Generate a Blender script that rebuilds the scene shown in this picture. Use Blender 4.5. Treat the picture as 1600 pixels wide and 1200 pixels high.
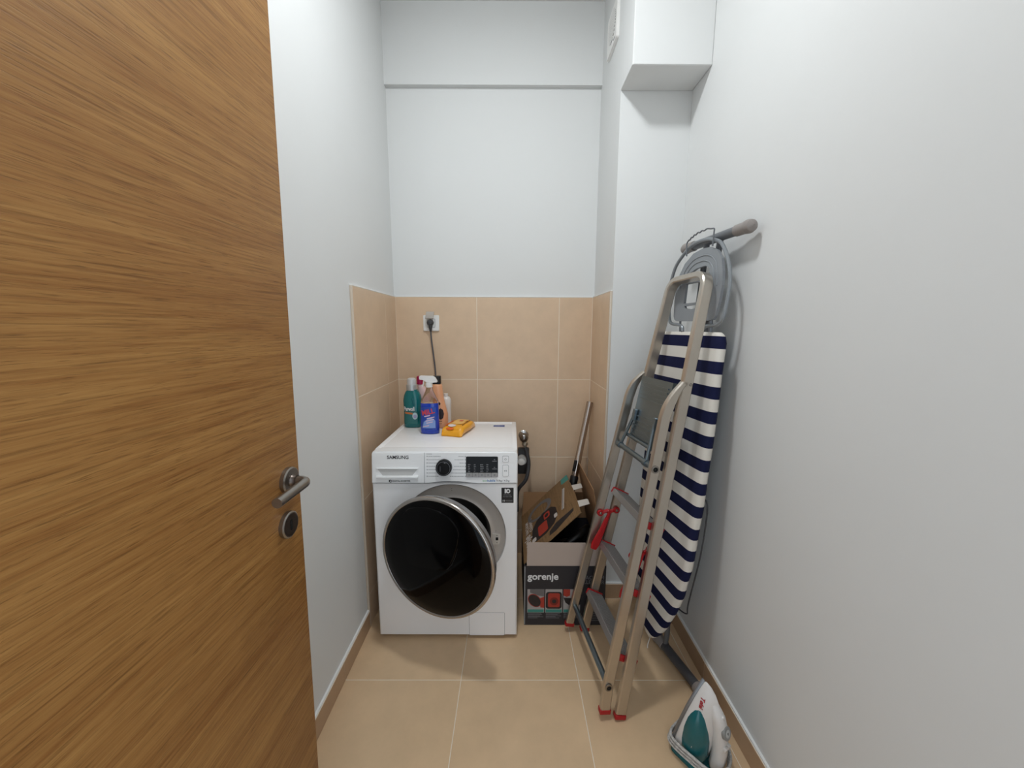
import bpy, bmesh, math, random
from mathutils import Vector as V, Matrix
random.seed(4)
for o in list(bpy.data.objects): bpy.data.objects.remove(o)
SC = bpy.context.scene; COL = SC.collection
PI = math.pi; R = math.radians

# ------------------------------------------------------------------ camera, light, exposure
cd = bpy.data.cameras.new('camera'); cam = bpy.data.objects.new('camera', cd); COL.objects.link(cam)
cd.sensor_fit = 'HORIZONTAL'; cd.sensor_width = 36; cd.lens = 599.38*36/1600; cd.clip_start = .02
cx, cy_, cf = V((.999994, -.001424, .003145)), V((-.002906, .144695, .989472)), V((.001864, .989475, -.14469))
m = Matrix.Identity(4)
for i in range(3): m[i][0] = cx[i]; m[i][1] = cy_[i]; m[i][2] = -cf[i]
m[2][3] = 1.3535
cam.matrix_world = m
SC.camera = cam
wd = bpy.data.worlds.new('hall_light'); SC.world = wd; wd.use_nodes = True
wd.node_tree.nodes['Background'].inputs[0].default_value = (.80, .90, 1, 1)
wd.node_tree.nodes['Background'].inputs[1].default_value = 1.95
LAMP = V((-.04, .98, 2.885)); LAMP_W = 16; LAMP_COL = (.935, .975, 1); LAMP_R = .085; LAMP_SPREAD = 180; LAMP_GLOW = 105
SC.view_settings.view_transform = 'Standard'; SC.view_settings.look = 'None'
SC.view_settings.gamma = 1; SC.view_settings.use_curve_mapping = False
SC.view_settings.exposure = -.37

# ------------------------------------------------------------------ materials
def lin(h):
    h = h.lstrip('#'); c = [int(h[i:i+2], 16)/255 for i in (0, 2, 4)]
    return tuple((x/12.92 if x <= .04045 else ((x+.055)/1.055)**2.4) for x in c)+(1,)
MATS = {}
def mat(name, col, rough=.5, metal=0, bump=0, bscale=80, var=0, vscale=6, coat=0, trans=0, ior=1.45, spec=.5, bstretch=(1, 1, 1), rnd=0, emit=0):
    if name in MATS: return MATS[name]
    M = bpy.data.materials.new(name); M.use_nodes = True; nt = M.node_tree; b = nt.nodes['Principled BSDF']
    c = lin(col) if isinstance(col, str) else tuple(col)+(1,)
    b.inputs['Base Color'].default_value = c; b.inputs['Roughness'].default_value = rough
    b.inputs['Metallic'].default_value = metal; b.inputs['Coat Weight'].default_value = coat
    b.inputs['Transmission Weight'].default_value = trans; b.inputs['IOR'].default_value = ior
    b.inputs['Specular IOR Level'].default_value = spec
    if emit:
        b.inputs['Emission Color'].default_value = c; b.inputs['Emission Strength'].default_value = emit
    tc = nt.nodes.new('ShaderNodeTexCoord')
    if var or rnd:
        n = nt.nodes.new('ShaderNodeTexNoise'); n.inputs['Scale'].default_value = vscale; n.inputs['Detail'].default_value = 7
        n.inputs['Roughness'].default_value = .6
        nt.links.new(tc.outputs['Object'], n.inputs['Vector'])
        hs = nt.nodes.new('ShaderNodeHueSaturation'); hs.inputs['Color'].default_value = c
        mr = nt.nodes.new('ShaderNodeMapRange'); mr.inputs[1].default_value = .3; mr.inputs[2].default_value = .7
        mr.inputs[3].default_value = 1-var; mr.inputs[4].default_value = 1+var
        nt.links.new(n.outputs[0], mr.inputs[0])
        if rnd:
            oi = nt.nodes.new('ShaderNodeObjectInfo'); m2 = nt.nodes.new('ShaderNodeMapRange')
            m2.inputs[3].default_value = 1-rnd; m2.inputs[4].default_value = 1+rnd
            mu = nt.nodes.new('ShaderNodeMath'); mu.operation = 'MULTIPLY'
            nt.links.new(oi.outputs['Random'], m2.inputs[0]); nt.links.new(mr.outputs[0], mu.inputs[0]); nt.links.new(m2.outputs[0], mu.inputs[1])
            nt.links.new(mu.outputs[0], hs.inputs['Value'])
            ad = nt.nodes.new('ShaderNodeVectorMath'); ad.operation = 'ADD'; sc = nt.nodes.new('ShaderNodeMath'); sc.operation = 'MULTIPLY'; sc.inputs[1].default_value = 40
            nt.links.new(oi.outputs['Random'], sc.inputs[0]); nt.links.new(tc.outputs['Object'], ad.inputs[0]); nt.links.new(sc.outputs[0], ad.inputs[1]); nt.links.new(ad.outputs[0], n.inputs['Vector'])
        else: nt.links.new(mr.outputs[0], hs.inputs['Value'])
        nt.links.new(hs.outputs[0], b.inputs['Base Color'])
    if bump:
        n = nt.nodes.new('ShaderNodeTexNoise'); n.inputs['Scale'].default_value = bscale; n.inputs['Detail'].default_value = 5
        mp = nt.nodes.new('ShaderNodeMapping'); mp.inputs['Scale'].default_value = bstretch
        bp = nt.nodes.new('ShaderNodeBump'); bp.inputs['Strength'].default_value = bump; bp.inputs['Distance'].default_value = .002
        nt.links.new(tc.outputs['Object'], mp.inputs[0]); nt.links.new(mp.outputs[0], n.inputs['Vector'])
        nt.links.new(n.outputs[0], bp.inputs['Height']); nt.links.new(bp.outputs[0], b.inputs['Normal'])
    MATS[name] = M; return M

def oak_mat(name, ax, dark, mid, light, fine=1.0):
    """oak veneer, grain running along object axis ax (0,1,2)"""
    M = bpy.data.materials.new(name); M.use_nodes = True; nt = M.node_tree; b = nt.nodes['Principled BSDF']; N = nt.nodes.new; L = nt.links.new
    b.inputs['Roughness'].default_value = .5; b.inputs['Specular IOR Level'].default_value = .35
    tc = N('ShaderNodeTexCoord')
    def noise(sl, sc, det, rough=.6, dist=0):
        mp = N('ShaderNodeMapping'); s = [sc]*3; s[ax] = sl; mp.inputs['Scale'].default_value = s
        n = N('ShaderNodeTexNoise'); n.inputs['Scale'].default_value = 1; n.inputs['Detail'].default_value = det; n.inputs['Roughness'].default_value = rough; n.inputs['Distortion'].default_value = dist
        L(tc.outputs['Object'], mp.inputs[0]); L(mp.outputs[0], n.inputs['Vector']); return n
    big = noise(.9, 13*fine, 6, .62, .4); strk = noise(7, 330*fine, 3, .5); pore = noise(26, 620*fine, 2, .5); mid2 = noise(1.6, 75*fine, 5, .65, .2)
    line = noise(1.1, 260*fine, 4, .6, .15)
    r = N('ShaderNodeValToRGB'); r.color_ramp.elements[0].position = .36; r.color_ramp.elements[1].position = .62
    r.color_ramp.elements[0].color = lin(mid); r.color_ramp.elements[1].color = lin(light)
    e = r.color_ramp.elements.new(.5); a0, a1 = lin(mid), lin(light); e.color = tuple((x*.45+y*.55) for x, y in zip(a0, a1))
    mx0 = N('ShaderNodeMix'); mx0.data_type = 'FLOAT'; mx0.inputs[0].default_value = .5
    L(big.outputs[0], mx0.inputs[2]); L(mid2.outputs[0], mx0.inputs[3])
    mx1 = N('ShaderNodeMix'); mx1.data_type = 'FLOAT'; mx1.inputs[0].default_value = .38; L(mx0.outputs[0], mx1.inputs[2]); L(line.outputs[0], mx1.inputs[3]); L(mx1.outputs[0], r.inputs[0])
    def thr(n, lo, hi):
        q = N('ShaderNodeMapRange'); q.inputs[1].default_value = lo; q.inputs[2].default_value = hi; L(n.outputs[0], q.inputs[0]); return q
    p1 = thr(strk, .52, .78); p2 = thr(pore, .58, .74)
    mx = N('ShaderNodeMath'); mx.operation = 'MAXIMUM'; L(p1.outputs[0], mx.inputs[0]); L(p2.outputs[0], mx.inputs[1])
    mc = N('ShaderNodeMix'); mc.data_type = 'RGBA'; mc.inputs[7].default_value = lin(dark)
    ml = N('ShaderNodeMath'); ml.operation = 'MULTIPLY'; ml.inputs[1].default_value = .55; L(mx.outputs[0], ml.inputs[0])
    L(ml.outputs[0], mc.inputs[0]); L(r.outputs[0], mc.inputs[6]); L(mc.outputs[2], b.inputs['Base Color'])
    bp = N('ShaderNodeBump'); bp.inputs['Strength'].default_value = .2; bp.inputs['Distance'].default_value = .0012; bp.invert = True
    L(mx.outputs[0], bp.inputs['Height']); L(bp.outputs[0], b.inputs['Normal'])
    MATS[name] = M; return M

def stripe_mat(name, u, top, pitch, width, phase, c1, c2):
    """woven cover, stripes printed across the length of the board; u,top in object space"""
    M = bpy.data.materials.new(name); M.use_nodes = True; nt = M.node_tree; b = nt.nodes['Principled BSDF']; N = nt.nodes.new; L = nt.links.new
    b.inputs['Roughness'].default_value = .85; b.inputs['Specular IOR Level'].default_value = .2
    tc = N('ShaderNodeTexCoord'); d = N('ShaderNodeVectorMath'); d.operation = 'DOT_PRODUCT'; d.inputs[1].default_value = u
    L(tc.outputs['Object'], d.inputs[0])
    s = N('ShaderNodeMath'); s.operation = 'SUBTRACT'; s.inputs[0].default_value = top-phase; L(d.outputs['Value'], s.inputs[1])
    dv = N('ShaderNodeMath'); dv.operation = 'DIVIDE'; dv.inputs[1].default_value = pitch; L(s.outputs[0], dv.inputs[0])
    fr = N('ShaderNodeMath'); fr.operation = 'FRACT'; L(dv.outputs[0], fr.inputs[0])
    lt = N('ShaderNodeMath'); lt.operation = 'LESS_THAN'; lt.inputs[1].default_value = width/pitch; L(fr.outputs[0], lt.inputs[0])
    gt = N('ShaderNodeMath'); gt.operation = 'GREATER_THAN'; gt.inputs[1].default_value = 0; L(s.outputs[0], gt.inputs[0])
    mu = N('ShaderNodeMath'); mu.operation = 'MULTIPLY'; L(lt.outputs[0], mu.inputs[0]); L(gt.outputs[0], mu.inputs[1])
    mc = N('ShaderNodeMix'); mc.data_type = 'RGBA'; mc.inputs[6].default_value = lin(c1); mc.inputs[7].default_value = lin(c2)
    L(mu.outputs[0], mc.inputs[0]); L(mc.outputs[2], b.inputs['Base Color'])
    n = N('ShaderNodeTexNoise'); n.inputs['Scale'].default_value = 14; bp = N('ShaderNodeBump'); bp.inputs['Strength'].default_value = .4; bp.inputs['Distance'].default_value = .006
    L(tc.outputs['Object'], n.inputs['Vector']); L(n.outputs[0], bp.inputs['Height']); L(bp.outputs[0], b.inputs['Normal'])
    MATS[name] = M; return M

WHITE = mat('wall_paint', '#dddedd', .9, bump=.12, bscale=60, spec=.2)
PLASTER = mat('wall_paint_trowelled', '#dddedd', .85, var=.010, vscale=2.5, bump=.16, bscale=9, bstretch=(1, 1, 4), spec=.2)
CEIL = mat('ceiling_paint', '#dcdcda', .95, spec=.2)
TILE = mat('beige_tile', '#d4b99c', .42, var=.05, vscale=11, rnd=.025, bump=.05, bscale=150)
FTILE = mat('beige_floor_tile', '#dabb96', .40, var=.07, vscale=7, rnd=.03, bump=.05, bscale=130)
BTILE = mat('baseboard_tile', '#b59678', .42, var=.06, vscale=9, rnd=.03)
GROUT = mat('grout', '#eee3d2', .9)
CAULK = mat('caulk', '#eeeeec', .6)
TRIMC = mat('tile_edge_profile', '#cdbfae', .4)
OAK = oak_mat('oak_door', 1, '#502f0a', '#805021', '#ac7f46')
STEEL = mat('brushed_steel', '#9a958f', .32, 1)
DSTEEL = mat('dark_steel', '#6b625c', .35, 1)
BLACK = mat('black_gap', '#050505', .8)
WM = mat('appliance_white', '#f3f2f2', .28, spec=.5)
WMP = mat('panel_white', '#f4f4f4', .35)
SILV = mat('silver_ring', '#c6c0ba', .42, .25)
CHROME = mat('chrome', '#cfcfd0', .12, 1)
RUBBER = mat('grey_gasket', '#4a4a4c', .6)
DRUM = mat('drum_steel', '#8a8a8a', .35, 1)
GLASSB = mat('smoked_door_glass', '#040405', .06, spec=.16)
GLASSB2 = mat('smoked_hatch_glass', '#060607', .10, spec=.16)
KNOBB = mat('knob_black', '#080809', .3, spec=.25)
SCREEN = mat('display_black', '#050506', .15, spec=.2)
GREYP = mat('grey_key', '#9d9b9a', .4)
INK = mat('dark_ink', '#2b2b30', .6)
INKG = mat('grey_ink', '#77777a', .6)
INKW = mat('white_ink', '#e4e4e4', .6)
INKGRN = mat('green_ink', '#6fae78', .6)
INKBLU = mat('blue_ink', '#2f6fae', .6)
ALU = mat('aluminium', '#c3bbb0', .30, .92, bump=.05, bscale=30, var=.06, vscale=5)
ZINC = mat('zinc_sheet', '#76838a', .32, .85, var=.06, vscale=8)
TREAD = mat('tread_aluminium', '#a9a7a6', .45, .85)
RED = mat('red_plastic', '#a5151b', .4)
STRIPE_W, STRIPE_N = '#ded9d0', '#171b3d'
GREYPL = mat('grey_plastic', '#8b8f93', .42)
CAP = mat('taupe_cap', '#8f8884', .4)
GTUBE = mat('grey_painted_tube', '#6f7276', .35, .3)
GTUBE2 = mat('light_grey_wire', '#8d9296', .35, .3)
KRAFT = mat('kraft_card', '#967250', .9, var=.05, vscale=9)
CARDL = mat('pale_card', '#b7a79c', .9, var=.02)
BOXD = mat('box_charcoal', '#2c2a2e', .55, var=.06, vscale=20)
BOXED = mat('box_edge_grey', '#8e8f90', .6)
PLASTB = mat('black_plastic', '#0d0d0f', .4)
SOCK = mat('socket_white', '#ecebe8', .35)
DGREY = mat('dark_grey_plastic', '#3c3d40', .45)
TEALP = mat('teal_plastic', '#0c5f66', .25, coat=.3)
IRONW = mat('iron_white', '#d9d6d3', .3)

# ------------------------------------------------------------------ geometry helpers
WO = {}
TILT = False
def mk(name, bm, mt, parent=None, smooth=35, warp=None, norm=True):
    if norm: bmesh.ops.recalc_face_normals(bm, faces=bm.faces)
    if TILT:
        for v in bm.verts: v.co.y += max(v.co.z-.7195, 0)*.10
    if warp:
        for v in bm.verts: v.co = warp(v.co)
    lo = V([min(v.co[i] for v in bm.verts) for i in range(3)]); hi = V([max(v.co[i] for v in bm.verts) for i in range(3)])
    c = (lo+hi)/2
    bmesh.ops.translate(bm, vec=-c, verts=bm.verts)
    me = bpy.data.meshes.new(name); bm.to_mesh(me); bm.free()
    me.materials.append(mt)
    if smooth:
        me.polygons.foreach_set('use_smooth', [True]*len(me.polygons)); me.set_sharp_from_angle(angle=R(smooth))
    o = bpy.data.objects.new(name, me); COL.objects.link(o)
    o.location = c-(WO[parent.name] if parent else V((0, 0, 0))); o.parent = parent; WO[o.name] = c
    return o
def tag(o, label, cat, group=None):
    o['label'] = label; o['category'] = cat
    if group: o['group'] = group
    return o
def struct(o, label=None):
    o['kind'] = 'structure'
    if label: o['label'] = label
    return o
def thing(name, loc, label, cat, group=None):
    o = bpy.data.objects.new(name, None); COL.objects.link(o); o.location = loc; o.empty_display_size = .05; WO[o.name] = V(loc)
    return tag(o, label, cat, group)
def B(): return bmesh.new()
def box(bm, x0, x1, y0, y1, z0, z1, bev=0, seg=2):
    r = bmesh.ops.create_cube(bm, size=1)['verts']
    for v in r: v.co = V(((x0+x1)/2+v.co.x*(x1-x0), (y0+y1)/2+v.co.y*(y1-y0), (z0+z1)/2+v.co.z*(z1-z0)))
    if bev:
        es = list({e for v in r for e in v.link_edges})
        bmesh.ops.bevel(bm, geom=es, offset=bev, segments=seg, affect='EDGES', profile=.5)
    return bm
def obox(bm, c, X, Y, Z, sx, sy, sz, bev=0, seg=2):
    """oriented box centred at c with half extents along unit axes"""
    b2 = B(); box(b2, -sx, sx, -sy, sy, -sz, sz, bev, seg)
    M = Matrix.Identity(4)
    for i in range(3): M[i][0] = X[i]; M[i][1] = Y[i]; M[i][2] = Z[i]; M[i][3] = c[i]
    bmesh.ops.transform(b2, matrix=M, verts=b2.verts); join(bm, b2); return bm
def join(bm, b2):
    me = bpy.data.meshes.new('t'); b2.to_mesh(me); b2.free(); bm.from_mesh(me); bpy.data.meshes.remove(me); return bm
def axes(X, Y, Z, c):
    M = Matrix.Identity(4)
    for i in range(3): M[i][0] = X[i]; M[i][1] = Y[i]; M[i][2] = Z[i]; M[i][3] = c[i]
    return M
def rings(bm, secs, closed=True, cap0=True, cap1=True):
    vs = [[bm.verts.new(p) for p in s] for s in secs]; n = len(secs[0])
    for a, b in zip(vs[:-1], vs[1:]):
        for i in range(n if closed else n-1):
            j = (i+1) % n; bm.faces.new((a[i], a[j], b[j], b[i]))
    if cap0: bm.faces.new(vs[0][::-1])
    if cap1: bm.faces.new(vs[-1])
    return bm
def lathe(bm, prof, seg=32, M=None, sx=1, sy=1, cap=False):
    """prof: list of (r,z); about local Z, then matrix M"""
    secs = [[V((r*sx*math.cos(2*PI*k/seg), r*sy*math.sin(2*PI*k/seg), z)) for k in range(seg)] for r, z in prof]
    if M: secs = [[M @ p for p in s] for s in secs]
    return rings(bm, secs, True, cap, cap)
def smoothpath(pts, n=6):
    pts = [V(p) for p in pts]; out = []
    for i in range(len(pts)-1):
        p0 = pts[max(i-1, 0)]; p1 = pts[i]; p2 = pts[i+1]; p3 = pts[min(i+2, len(pts)-1)]
        for k in range(n):
            t = k/n; out.append(.5*((2*p1)+(p2-p0)*t+(2*p0-5*p1+4*p2-p3)*t*t+(3*p1-p0-3*p2+p3)*t**3))
    return out+[pts[-1]]
def tangents(pts):
    T = []
    for i in range(len(pts)):
        a = pts[max(i-1, 0)]; b = pts[min(i+1, len(pts)-1)]; T.append((b-a).normalized())
    return T
def tube(bm, pts, r, seg=10, cap=True, closed=False):
    pts = [V(p) for p in pts]; T = tangents(pts)
    if closed: T = [(pts[(i+1) % len(pts)]-pts[i-1]).normalized() for i in range(len(pts))]
    nrm = T[0].orthogonal().normalized(); secs = []
    for i, (p, t) in enumerate(zip(pts, T)):
        nrm = (nrm-t*nrm.dot(t)).normalized(); bi = t.cross(nrm); rr = r[i] if isinstance(r, (list, tuple)) else r
        secs.append([p+nrm*rr*math.cos(2*PI*k/seg)+bi*rr*math.sin(2*PI*k/seg) for k in range(seg)])
    if closed: secs.append(secs[0]); cap = False
    return rings(bm, secs, True, cap, cap)
def bar(bm, pts, wide, thin, N, ch=.004, scale=None):
    """rounded rectangular profile swept along pts, wide side along N"""
    pts = [V(p) for p in pts]; T = tangents(pts); secs = []
    for i, (p, t) in enumerate(zip(pts, T)):
        n = (V(N)-t*V(N).dot(t)).normalized(); b = t.cross(n); a, c = wide/2, thin/2
        if scale: a *= scale[i][0]; c *= scale[i][1]
        q = [(a, c-ch), (a-ch, c), (-a+ch, c), (-a, c-ch), (-a, -c+ch), (-a+ch, -c), (a-ch, -c), (a, -c+ch)]
        secs.append([p+n*x+b*y for x, y in q])
    return rings(bm, secs)
def fillet(pts, r, n=7):
    """round the inner corners of a polyline"""
    pts = [V(p) for p in pts]; out = [pts[0]]
    for a, b, c in zip(pts[:-2], pts[1:-1], pts[2:]):
        d1 = (a-b).normalized(); d2 = (c-b).normalized(); ang = d1.angle(d2); k = min(r/math.tan(ang/2), (a-b).length*.49, (c-b).length*.49)
        p, q = b+d1*k, b+d2*k
        for i in range(n+1):
            t = i/n; out.append((1-t)**2*p+2*t*(1-t)*b+t*t*q)
    return out+[pts[-1]]
def prism(bm, pts, O, X, Y, t, t0=0):
    X = V(X); Y = V(Y); O = V(O); N = X.cross(Y).normalized()
    a = [O+X*x+Y*y+N*t0 for x, y in pts]; b = [p+N*(t-t0) for p in a]
    return rings(bm, [a, b])
def holed(bm, outer, holes, O, X, Y, t):
    X = V(X); Y = V(Y); O = V(O); N = X.cross(Y).normalized(); b2 = B(); es = []
    for lp in [outer]+holes:
        vs = [b2.verts.new(O+X*x+Y*y) for x, y in lp]; es += [b2.edges.new((vs[i], vs[(i+1) % len(vs)])) for i in range(len(vs))]
    bmesh.ops.triangle_fill(b2, edges=es, use_beauty=True, use_dissolve=False)
    g = bmesh.ops.extrude_face_region(b2, geom=list(b2.faces))
    bmesh.ops.translate(b2, vec=N*t, verts=[v for v in g['geom'] if isinstance(v, bmesh.types.BMVert)])
    return join(bm, b2)
def rrect(x0, x1, y0, y1, r, n=4):
    out = []
    for cx, cy, a in ((x1-r, y1-r, 0), (x0+r, y1-r, 90), (x0+r, y0+r, 180), (x1-r, y0+r, 270)):
        for k in range(n+1): q = R(a+90*k/n); out.append((cx+r*math.cos(q), cy+r*math.sin(q)))
    return out
def ell(cx, cy, a, b, n=24, rot=0):
    c, s = math.cos(rot), math.sin(rot)
    return [(cx+a*math.cos(2*PI*k/n)*c-b*math.sin(2*PI*k/n)*s, cy+a*math.cos(2*PI*k/n)*s+b*math.sin(2*PI*k/n)*c) for k in range(n)]
def textbm(body, size, O, X, Y, t=.0006, bold=0, align='CENTER', sx=1):
    cu = bpy.data.curves.new('txt', 'FONT'); cu.body = body; cu.size = size; cu.extrude = t/2; cu.offset = bold; cu.align_x = align; cu.align_y = 'CENTER'; cu.resolution_u = 3
    ob = bpy.data.objects.new('txt', cu); COL.objects.link(ob)
    me = bpy.data.meshes.new_from_object(ob.evaluated_get(bpy.context.evaluated_depsgraph_get()))
    bpy.data.objects.remove(ob); bpy.data.curves.remove(cu)
    bm = B(); bm.from_mesh(me); bpy.data.meshes.remove(me)
    X = V(X).normalized(); Y = V(Y).normalized(); M = axes(X*sx, Y, X.cross(Y), O); bmesh.ops.transform(bm, matrix=M, verts=bm.verts)
    return bm
def text(name, body, size, O, X, Y, mt, parent, **k):
    warp = k.pop('warp', None)
    return mk(name, textbm(body, size, O, X, Y, **k), mt, parent, smooth=0, warp=warp, norm=False)
XA, YA, ZA = V((1, 0, 0)), V((0, 1, 0)), V((0, 0, 1))

# ------------------------------------------------------------------ room
xl, xn, yb, yn, xr, yl, ty, tt = -.6493, .4572, 2.1645, 1.7741, .7587, 1.5739, 1.5205, .4559
CZ = 2.9446; e = .010; LZ = 2.571
wl = struct(mk('wall_left', box(B(), xl-.1, xl, -.15, yb+.1, 0, CZ), PLASTER, smooth=0))
bm = prism(B(), [(yb, 0), (yb+.1, 0), (yb+.1, CZ), (2.140, CZ), (2.140, LZ), (yb, LZ)], (xl, 0, 0), YA, ZA, xn-xl)
wb = struct(mk('wall_back', bm, WHITE, smooth=0))
wc = struct(mk('wall_column', box(B(), xn, xr+.1, yn, yb+.1, 0, CZ), PLASTER, smooth=0))
struct(mk('wall_soffit', box(B(), xn-.001, xr, 1.6116, yn, 2.3413, CZ, .003, 1), WHITE, smooth=0))
wr = struct(mk('wall_right', box(B(), xr, xr+.1, -.15, yn, 0, CZ), PLASTER, smooth=0))
bm = prism(B(), [(xl, 0), (-.50, 0), (-.50, 2.08), (.42, 2.08), (.42, 0), (xr, 0), (xr, CZ), (xl, CZ)], (0, -.05, 0), XA, ZA, .1)
struct(mk('wall_front', bm, WHITE, smooth=0))
struct(mk('ceiling', box(B(), xl-.1, xr+.1, -.15, yb+.1, CZ, CZ+.08), CEIL, smooth=0))
fl = struct(mk('floor', box(B(), xl-.1, xr+.1, -.75, yb+.1, -.1, -.0007), GROUT, smooth=0))

TC = {}
def tile(parent, name, O, X, Y, w, h, t, mt, gap=.0016, ch=.0006):
    """one tile: lower-left corner O, in-plane axes X,Y, proud along X x Y"""
    key = (name, tuple(X), tuple(Y), round(w, 4), round(h, 4), round(t, 4)); O = V(O); N = X.cross(Y)
    if key not in TC:
        a, b = w/2-gap, h/2-gap
        def q(a, b, z): return [X*-a+Y*-b+N*z, X*a+Y*-b+N*z, X*a+Y*b+N*z, X*-a+Y*b+N*z]
        bm = rings(B(), [q(a, b, 0), q(a, b, t-ch), q(a-ch, b-ch, t)]); bmesh.ops.recalc_face_normals(bm, faces=bm.faces)
        me = bpy.data.meshes.new(name); bm.to_mesh(me); bm.free(); me.materials.append(mt); TC[key] = me
    o = bpy.data.objects.new(name, TC[key]); COL.objects.link(o); c = O+X*w/2+Y*h/2; o.location = c-WO[parent.name]; o.parent = parent; return o
def grid(parent, O, X, Y, us, vs, t, mt, name='tile', gap=.0016):
    for a, b in zip(us[:-1], us[1:]):
        for c, d in zip(vs[:-1], vs[1:]): tile(parent, name, V(O)+X*a+Y*c, X, Y, b-a, d-c, t, mt, gap)
# floor tiles
grid(fl, (0, 0, -.006), XA, YA, [xl, -.192, .264, .720, xr], [-.75, -.516, -.060, .396, .852, 1.308, 1.764, yb], .006, FTILE, gap=.0013)
# wall tiles
rows = [0, ty-3*tt, ty-2*tt, ty-tt, ty]
for par, O, X, us, gx in (
    (wl, (xl+.003, yl, 0), YA, [.008, 1.980-yl, yb-yl-.003], (xl, xl+.0092, yl+.002, yb, 0, ty-.001)),
    (wb, (0, yb-.003, 0), XA, [xl+.010, -.1915, .264, xn-.010], (xl, xn, yb-.0092, yb, 0, ty-.001)),
    (wc, (xn-.003, yb-.003, 0), -YA, [.008, yb-yn-.010], (xn-.0092, xn, yn+.002, yb, 0, ty-.001))):
    mk('grout_bed', box(B(), *gx), GROUT, par, smooth=0)
    grid(par, O, X, ZA, us, rows, .007, TILE)
mk('tile_edge_profile', box(B(), xl, xl+.011, yl, yl+.008, 0, ty, .002, 2), TRIMC, wl)
mk('tile_edge_profile', box(B(), xn-.011, xn, yn-.001, yn+.008, 0, ty, .002, 2), TRIMC, wc)
mk('caulk_line', box(B(), xl, xl+.0095, yl, yb, ty, ty+.004), CAULK, wl, smooth=0)
mk('caulk_line', box(B(), xl, xn, yb-.0095, yb, ty, ty+.004), CAULK, wb, smooth=0)
mk('caulk_line', box(B(), xn-.0095, xn, yn, yb, ty, ty+.004), CAULK, wc, smooth=0)
# baseboards of tile strips
bl = struct(mk('baseboard_left', box(B(), xl, xl+.0095, -.05, yl, 0, .079), GROUT, smooth=0))
grid(bl, (xl+.002, 0, 0), YA, ZA, [-.05, .396, .852, 1.308, yl], [.0, .079], .009, BTILE)
mk('caulk_line', box(B(), xl, xl+.008, -.05, yl, .079, .085), CAULK, bl, smooth=0)
br = struct(mk('baseboard_right', box(B(), xr-.0095, xr, -.05, yn, 0, .079), GROUT, smooth=0))
grid(br, (xr-.002, yn, 0), -YA, ZA, [.010, yn-1.308, yn-.852, yn-.396, yn+.05], [.0, .079], .009, BTILE)
mk('caulk_line', box(B(), xr-.008, xr, -.05, yn, .079, .085), CAULK, br, smooth=0)
bc = struct(mk('baseboard_column', box(B(), xn, xr, yn-.0095, yn, 0, .079), GROUT, smooth=0))
grid(bc, (0, yn-.002, 0), XA, ZA, [xn, .720, xr-.010], [.0, .079], .009, BTILE)
mk('caulk_line', box(B(), xn, xr, yn-.008, yn, .079, .085), CAULK, bc, smooth=0)

# ------------------------------------------------------------------ door (open, leaf along the left wall)
DA, DT = R(1.6), R(.8)
dX = V((math.sin(DA), math.cos(DA), 0)); dZ = (ZA+V((math.sin(DT), 0, 0))).normalized(); dN = dX.cross(dZ).normalized(); dZ = dN.cross(dX).normalized()
dO = V((-.4550, .763, 0.0))              # free edge of the visible face, at the floor
bm = obox(B(), dO-dX*.40+dZ*1.03-dN*.02, dX, dN, dZ, .40, .02, 1.02, .0015, 2)
door = struct(mk('door_1', bm, OAK))
hp = dO-dX*.040+dZ*1.055
Mh = axes(dX, dZ, -dN, hp) if dX.cross(dZ).dot(-dN) > 0 else axes(dX, dZ, dN, hp)
bm = lathe(B(), [(.001, .0095), (.0235, .0095), (.0262, .0075), (.0262, 0), (.001, 0)], 36, Mh); ro = mk('handle_rosette', bm, STEEL, door, 30)
bm = lathe(B(), [(.012, .009), (.0125, .011), (.011, .013), (.0105, .02)], 24, Mh); mk('neck_collar', bm, DSTEEL, door)
P = [hp+dN*.008, hp+dN*.03, hp+dN*.052, hp+dN*.056-dX*.03, hp+dN*.058-dX*.075-dZ*0, hp+dN*.056-dX*.13]
bm = tube(B(), fillet([hp+dN*.008, hp+dN*.041, hp+dN*.043-dX*.100], .020, 9), .0092, 16); mk('door_handle', bm, STEEL, door)
kp = dO-dX*.052+dZ*.968; Mk = Mh.copy(); Mk.translation = kp
bm = lathe(B(), [(.001, .0095), (.0235, .0095), (.0262, .0075), (.0262, 0), (.001, 0)], 36, Mk); es = mk('key_escutcheon', bm, STEEL, door, 30)
bm = lathe(B(), [(.001, .0098), (.0215, .0098)], 32, Mk); mk('escutcheon_face', bm, DSTEEL, es)
bm = prism(B(), rrect(-.0028, .0028, -.011, .011, .0026), kp+dN*.0098, dX, dZ, .0008); mk('keyhole', bm, BLACK, es)

# ------------------------------------------------------------------ ceiling lamp
lt = thing('ceiling_light', (LAMP.x, LAMP.y, CZ), 'round flat white ceiling light above the middle of the room', 'light')
LT = Matrix.Translation(LAMP)
bm = lathe(B(), [(.001, CZ-LAMP.z), (LAMP_R+.012, CZ-LAMP.z), (LAMP_R+.012, .034), (.001, .034)], 40, LT); mk('lamp_base', bm, SOCK, lt)
bm = lathe(B(), [(LAMP_R+.008, .034), (LAMP_R+.008, .004), (LAMP_R, .002)], 40, LT); mk('lamp_diffuser', bm, mat('lamp_glow', LAMP_COL, .5, emit=LAMP_GLOW), lt)
bm = lathe(B(), [(.001, .003), (LAMP_R, .003), (LAMP_R, .005), (.001, .005)], 40, LT); mk('lamp_lens', bm, mat('lamp_lens', LAMP_COL, .5, emit=6), lt)
ld = bpy.data.lights.new('lamp_light', 'AREA'); ld.shape = 'DISK'; ld.size = LAMP_R*2; ld.energy = LAMP_W; ld.color = LAMP_COL; ld.spread = R(LAMP_SPREAD)
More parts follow.
